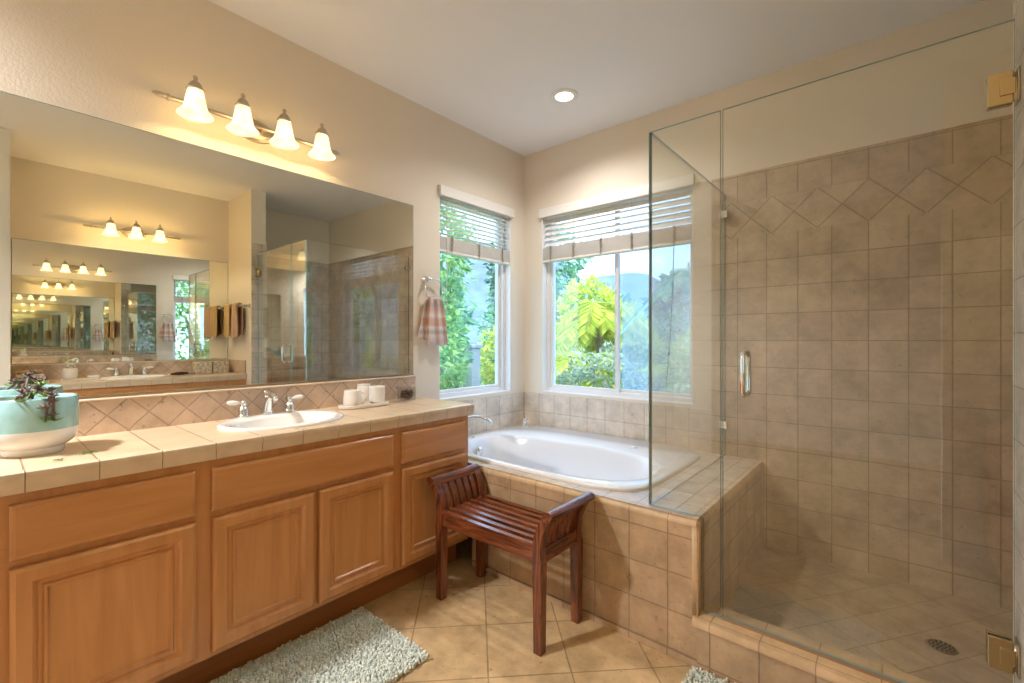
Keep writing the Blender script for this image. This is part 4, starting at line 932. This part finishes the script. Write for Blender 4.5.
# ------------------------------------------------------------------ garden outside
grass = plain('garden_ground', (0.30, 0.30, 0.17), 0.95, var=0.4, vscale=1.5)
path_m = plain('pale_path', (0.55, 0.50, 0.46), 0.9, var=0.1, vscale=3)
bm = B(); box(bm, -40, 40, -30, 60, -0.45, -0.25); tag(mk('ground', bm, grass), None, kind='structure')
bm = B(); random.seed(1); nx_, ny_ = 30, 10; G = []
for i in range(nx_ + 1):
    row = []
    for j in range(ny_ + 1):
        x = -45 + 90 * i / nx_; y = 22 + 26 * j / ny_; h = -0.3 + 15.0 * math.sin(PI * min(1, j / ny_) * 0.5) * (0.75 + 0.25 * math.sin(x * 0.13 + 1) + 0.1 * math.sin(x * 0.5))
        row.append(bm.verts.new((x, y, h)))
    G.append(row)
for i in range(nx_):
    for j in range(ny_): bm.faces.new((G[i][j], G[i + 1][j], G[i + 1][j + 1], G[i][j + 1]))
tag(mk('hill', bm, plain('hill_scrub_haze', (0.12, 0.17, 0.22), 0.95, var=0.25, vscale=0.6), smooth=True), None, kind='structure')  # scrub tone with bluish distance haze mixed into the colour
bm = B(); box(bm, -8.0, 4, 7.4, 9.2, -0.249, -0.235); tag(mk('path', bm, path_m), None, kind='structure')
bark = plain('bark', (0.22, 0.17, 0.12), 0.9, bump=0.8, bscale=30, var=0.3)
L_bright = leafmat('leaf_bright', (0.08, 0.26, 0.06), (0.45, 0.72, 0.28), 0.4)
L_dark = leafmat('leaf_dark', (0.03, 0.10, 0.05), (0.10, 0.24, 0.12), 0.25)
L_yel = leafmat('leaf_yellow', (0.32, 0.46, 0.05), (0.85, 0.85, 0.20), 0.5)
L_grey = leafmat('leaf_greygreen', (0.18, 0.26, 0.17), (0.48, 0.56, 0.42), 0.35)
L_teal = leafmat('leaf_teal', (0.06, 0.22, 0.13), (0.30, 0.55, 0.30), 0.35)
def leafquad(bm, p, d_, nrm, l, w_):
    s = d_.cross(nrm).normalized() * w_ * 0.5
    a = bm.verts.new(p); b = bm.verts.new(p + d_ * l * 0.5 + s + nrm * l * 0.06); c = bm.verts.new(p + d_ * l); e = bm.verts.new(p + d_ * l * 0.5 - s + nrm * l * 0.06)
    bm.faces.new((a, b, c)); bm.faces.new((a, c, e))
def rv():
    while True:
        v_ = Vector((random.uniform(-1, 1), random.uniform(-1, 1), random.uniform(-1, 1)))
        if 0.05 < v_.length < 1: return v_.normalized()
def plant(name, label, base, blobs, nleaf, ls, mat, seed, trunk=0.06, cat='bush', group=None):
    random.seed(seed); b0 = Vector(base); r = tag(empty(name, base), label, cat, group)
    bm = B(); tot = sum(q[3] * q[4] * q[5] for q in blobs)
    for (x, y, z, rx, ry, rz) in blobs:
        for i in range(int(nleaf * rx * ry * rz / tot)):
            d_ = rv(); k = random.uniform(0.55, 1.0) ** 0.5; k *= 0.85 + 0.15 * math.sin(d_.x * 9 + d_.z * 7)
            p = Vector((x + d_.x * rx * k, y + d_.y * ry * k, z + d_.z * rz * k)); dd = (d_ + rv() * 0.9 + Vector((0, 0, -0.3))).normalized(); nn = dd.cross(rv()).normalized()
            leafquad(bm, p, dd, nn, ls * random.uniform(.7, 1.4), ls * random.uniform(.4, .6))
    mk('foliage', bm, mat, r, recalc=False)
    bm = B()
    for (x, y, z, rx, ry, rz) in blobs: tube(bm, [b0, (b0 + Vector((x, y, z))) / 2 + Vector((0.05, 0.04, -0.1)), Vector((x, y, z + rz * 0.3))], [trunk, trunk * 0.7, trunk * 0.3], 7)
    mk('trunk', bm, bark, r, smooth=True)
def palm(name, label, base, h, nf, fl_, mat, seed, droop=1.0, lw=0.035, nl=34):
    random.seed(seed); b0 = Vector(base); top = b0 + Vector((random.uniform(-.2, .2), random.uniform(-.2, .2), h)); r = tag(empty(name, base), label, 'palm')
    bm = B(); tube(bm, [b0, (b0 + top) / 2 + Vector((0.05, 0, 0)), top], [0.11, 0.085, 0.08], 10); mk('trunk', bm, bark, r, smooth=True)
    for f in range(nf):
        a = 2 * PI * f / nf + random.uniform(-.2, .2); up = random.uniform(0.1, 1.25); bm = B(); pts = []
        L2 = fl_ * random.uniform(.8, 1.15)
        for k in range(9):
            t = k / 8; hr = L2 * (t * math.cos(up) + 0.12 * t * t); z = L2 * (t * math.sin(up) - droop * 0.75 * t * t)
            pts.append(top + Vector((math.cos(a) * hr, math.sin(a) * hr, z)))
        tube(bm, pts, [0.012 - 0.0012 * k for k in range(9)], 5)
        for k in range(nl):
            t = 0.12 + 0.88 * k / nl; i = min(7, int(t * 8)); p = pts[i].lerp(pts[i + 1], t * 8 - i); tg = (pts[i + 1] - pts[i]).normalized()
            sd_ = tg.cross(Vector((0, 0, 1))).normalized()
            for s in (-1, 1):
                dd = (sd_ * s + tg * 0.7 + Vector((0, 0, -0.35 + random.uniform(-.15, .15)))).normalized(); leafquad(bm, p, dd, dd.cross(tg).normalized(), fl_ * 0.32 * (1 - 0.6 * abs(t - 0.45)), lw)
        mk('frond', bm, mat, r, recalc=False)
G0 = -0.25
# seen through the left window
plant('leafy_shrub', 'bright green leafy climber filling the left side of the narrow window view', (-3.9, 3.15, G0), [(-3.85, 3.1, 1.1, .42, .42, 1.35), (-3.9, 3.2, 2.3, .5, .5, .7), (-3.7, 3.0, 0.4, .5, .4, .6), (-4.5, 3.9, 1.0, .35, .35, .9)], 6000, 0.085, L_bright, 11)
plant('leafy_shrub', 'low bright shrub below the pale pillar in the narrow window view', (-4.15, 3.95, G0), [(-4.1, 3.95, 0.15, .65, .5, .5), (-4.9, 3.9, 0.4, .4, .4, .7)], 3600, 0.085, L_bright, 12)
plant('garden_tree', 'teal green tree behind the pale pillar in the narrow window view', (-8.4, 9.6, G0), [(-8.0, 9.6, 1.4, 1.2, 1.0, 1.7), (-7.0, 9.2, 3.3, 1.5, 1.0, 1.2), (-7.6, 9.0, 0.5, 1.5, .8, .8)], 6500, 0.15, L_teal, 13, 0.14, 'tree')
plant('leafy_shrub', 'yellow leaved shrub at the right of the narrow window view', (-4.75, 5.35, G0), [(-4.75, 5.35, 1.0, .42, .40, .55)], 1100, 0.10, L_yel, 14)
bm = B(); box(bm, -4.76, -4.58, 4.50, 4.68, G0, 1.16, bev=0.01); box(bm, -4.79, -4.55, 4.47, 4.71, 1.16, 1.21, bev=0.01)
tag(mk('garden_pillar', bm, plain('pale_render', (0.42, 0.42, 0.45), 0.8)), 'pale square pillar among the leaves outside the narrow window', 'pillar')
plant('garden_tree', 'bright dense hedge tree outside the narrow window, seen in the mirrors', (-7.0, 3.9, G0), [(-6.9, 3.3, 1.3, 1.0, 1.3, 1.9), (-7.2, 4.6, 1.5, 1.0, .8, 2.0)], 6000, 0.13, L_bright, 15, 0.1, 'tree')
# seen through the back window
plant('garden_tree', 'tall yellow green feathery tree behind the large palm in the left pane', (-4.9, 8.6, G0), [(-5.1, 8.6, 1.9, .85, .5, .75), (-4.4, 8.7, 1.2, .9, .5, .9), (-5.4, 8.7, 0.7, .8, .5, .9)], 5200, 0.14, L_yel, 31, 0.09, 'tree')
palm('garden_palm', 'large yellow green palm filling the left pane of the back window', (-4.15, 7.4, G0), 2.0, 28, 1.1, L_yel, 21, 1.3, 0.022, 44)
palm('garden_palm', 'shorter yellow green palm in front of the large palm, over the grey green shrub', (-3.65, 6.0, G0), 1.15, 24, 0.85, L_yel, 22, 1.3, 0.022, 44)
palm('garden_palm', 'pale fronded palm high in the right pane of the back window', (-2.55, 7.4, G0), 2.5, 14, 1.1, L_teal, 23, 1.2)
plant('leafy_shrub', 'grey green shrub below the palms in the left pane of the back window', (-2.75, 5.2, G0), [(-2.8, 5.1, 0.55, .7, .6, .7), (-2.3, 5.6, 0.35, .6, .5, .5)], 4200, 0.07, L_grey, 24)
plant('garden_tree', 'dark green tree at the left edge of the back window view', (-4.5, 5.9, G0), [(-4.62, 5.75, 1.5, .42, .6, 1.3), (-5.0, 6.0, 2.4, .5, .6, .7)], 3800, 0.10, L_dark, 25, 0.08, 'tree')
palm('garden_palm', 'low yellow green palm right behind the grey green shrub', (-2.55, 6.3, G0), 1.0, 20, 0.85, L_yel, 29, 1.3, 0.02, 40)
plant('leafy_shrub', 'green shrub in the middle of the right pane of the back window', (-1.75, 9.6, G0), [(-1.9, 9.6, 0.5, 1.6, .8, .9), (-3.9, 10.0, 0.8, 1.5, .9, 1.2)], 4200, 0.14, L_teal, 26)
plant('leafy_shrub', 'yellow green shrub at the right edge of the right pane', (-1.9, 5.4, G0), [(-1.88, 5.4, 0.65, .26, .3, .75)], 1900, 0.09, L_yel, 27)
for k, (x, y, h, rr_) in enumerate(((-14, 18, 3.4, 1.9), (-10, 19, 2.6, 1.9), (-6.1, 18, 3.0, 1.9), (-2.2, 19, 2.4, 1.9), (1.7, 18, 3.0, 1.9), (-15, 12, 3.2, 2.2))):
    plant('garden_tree', ['far rounded tree, leftmost of the row along the garden end', 'far low tree, second from the left along the garden end', 'far rounded tree, third from the left along the garden end', 'far low tree, fourth from the left along the garden end', 'far rounded tree, rightmost of the row along the garden end', 'rounded tree beyond the narrow window, left of the garden'][k],
          (x, y, G0), [(x, y, h - 1.0, rr_, rr_ * .8, h * 0.7)], 1500, 0.42, L_teal if k % 2 else L_dark, 40 + k, 0.18, 'tree')
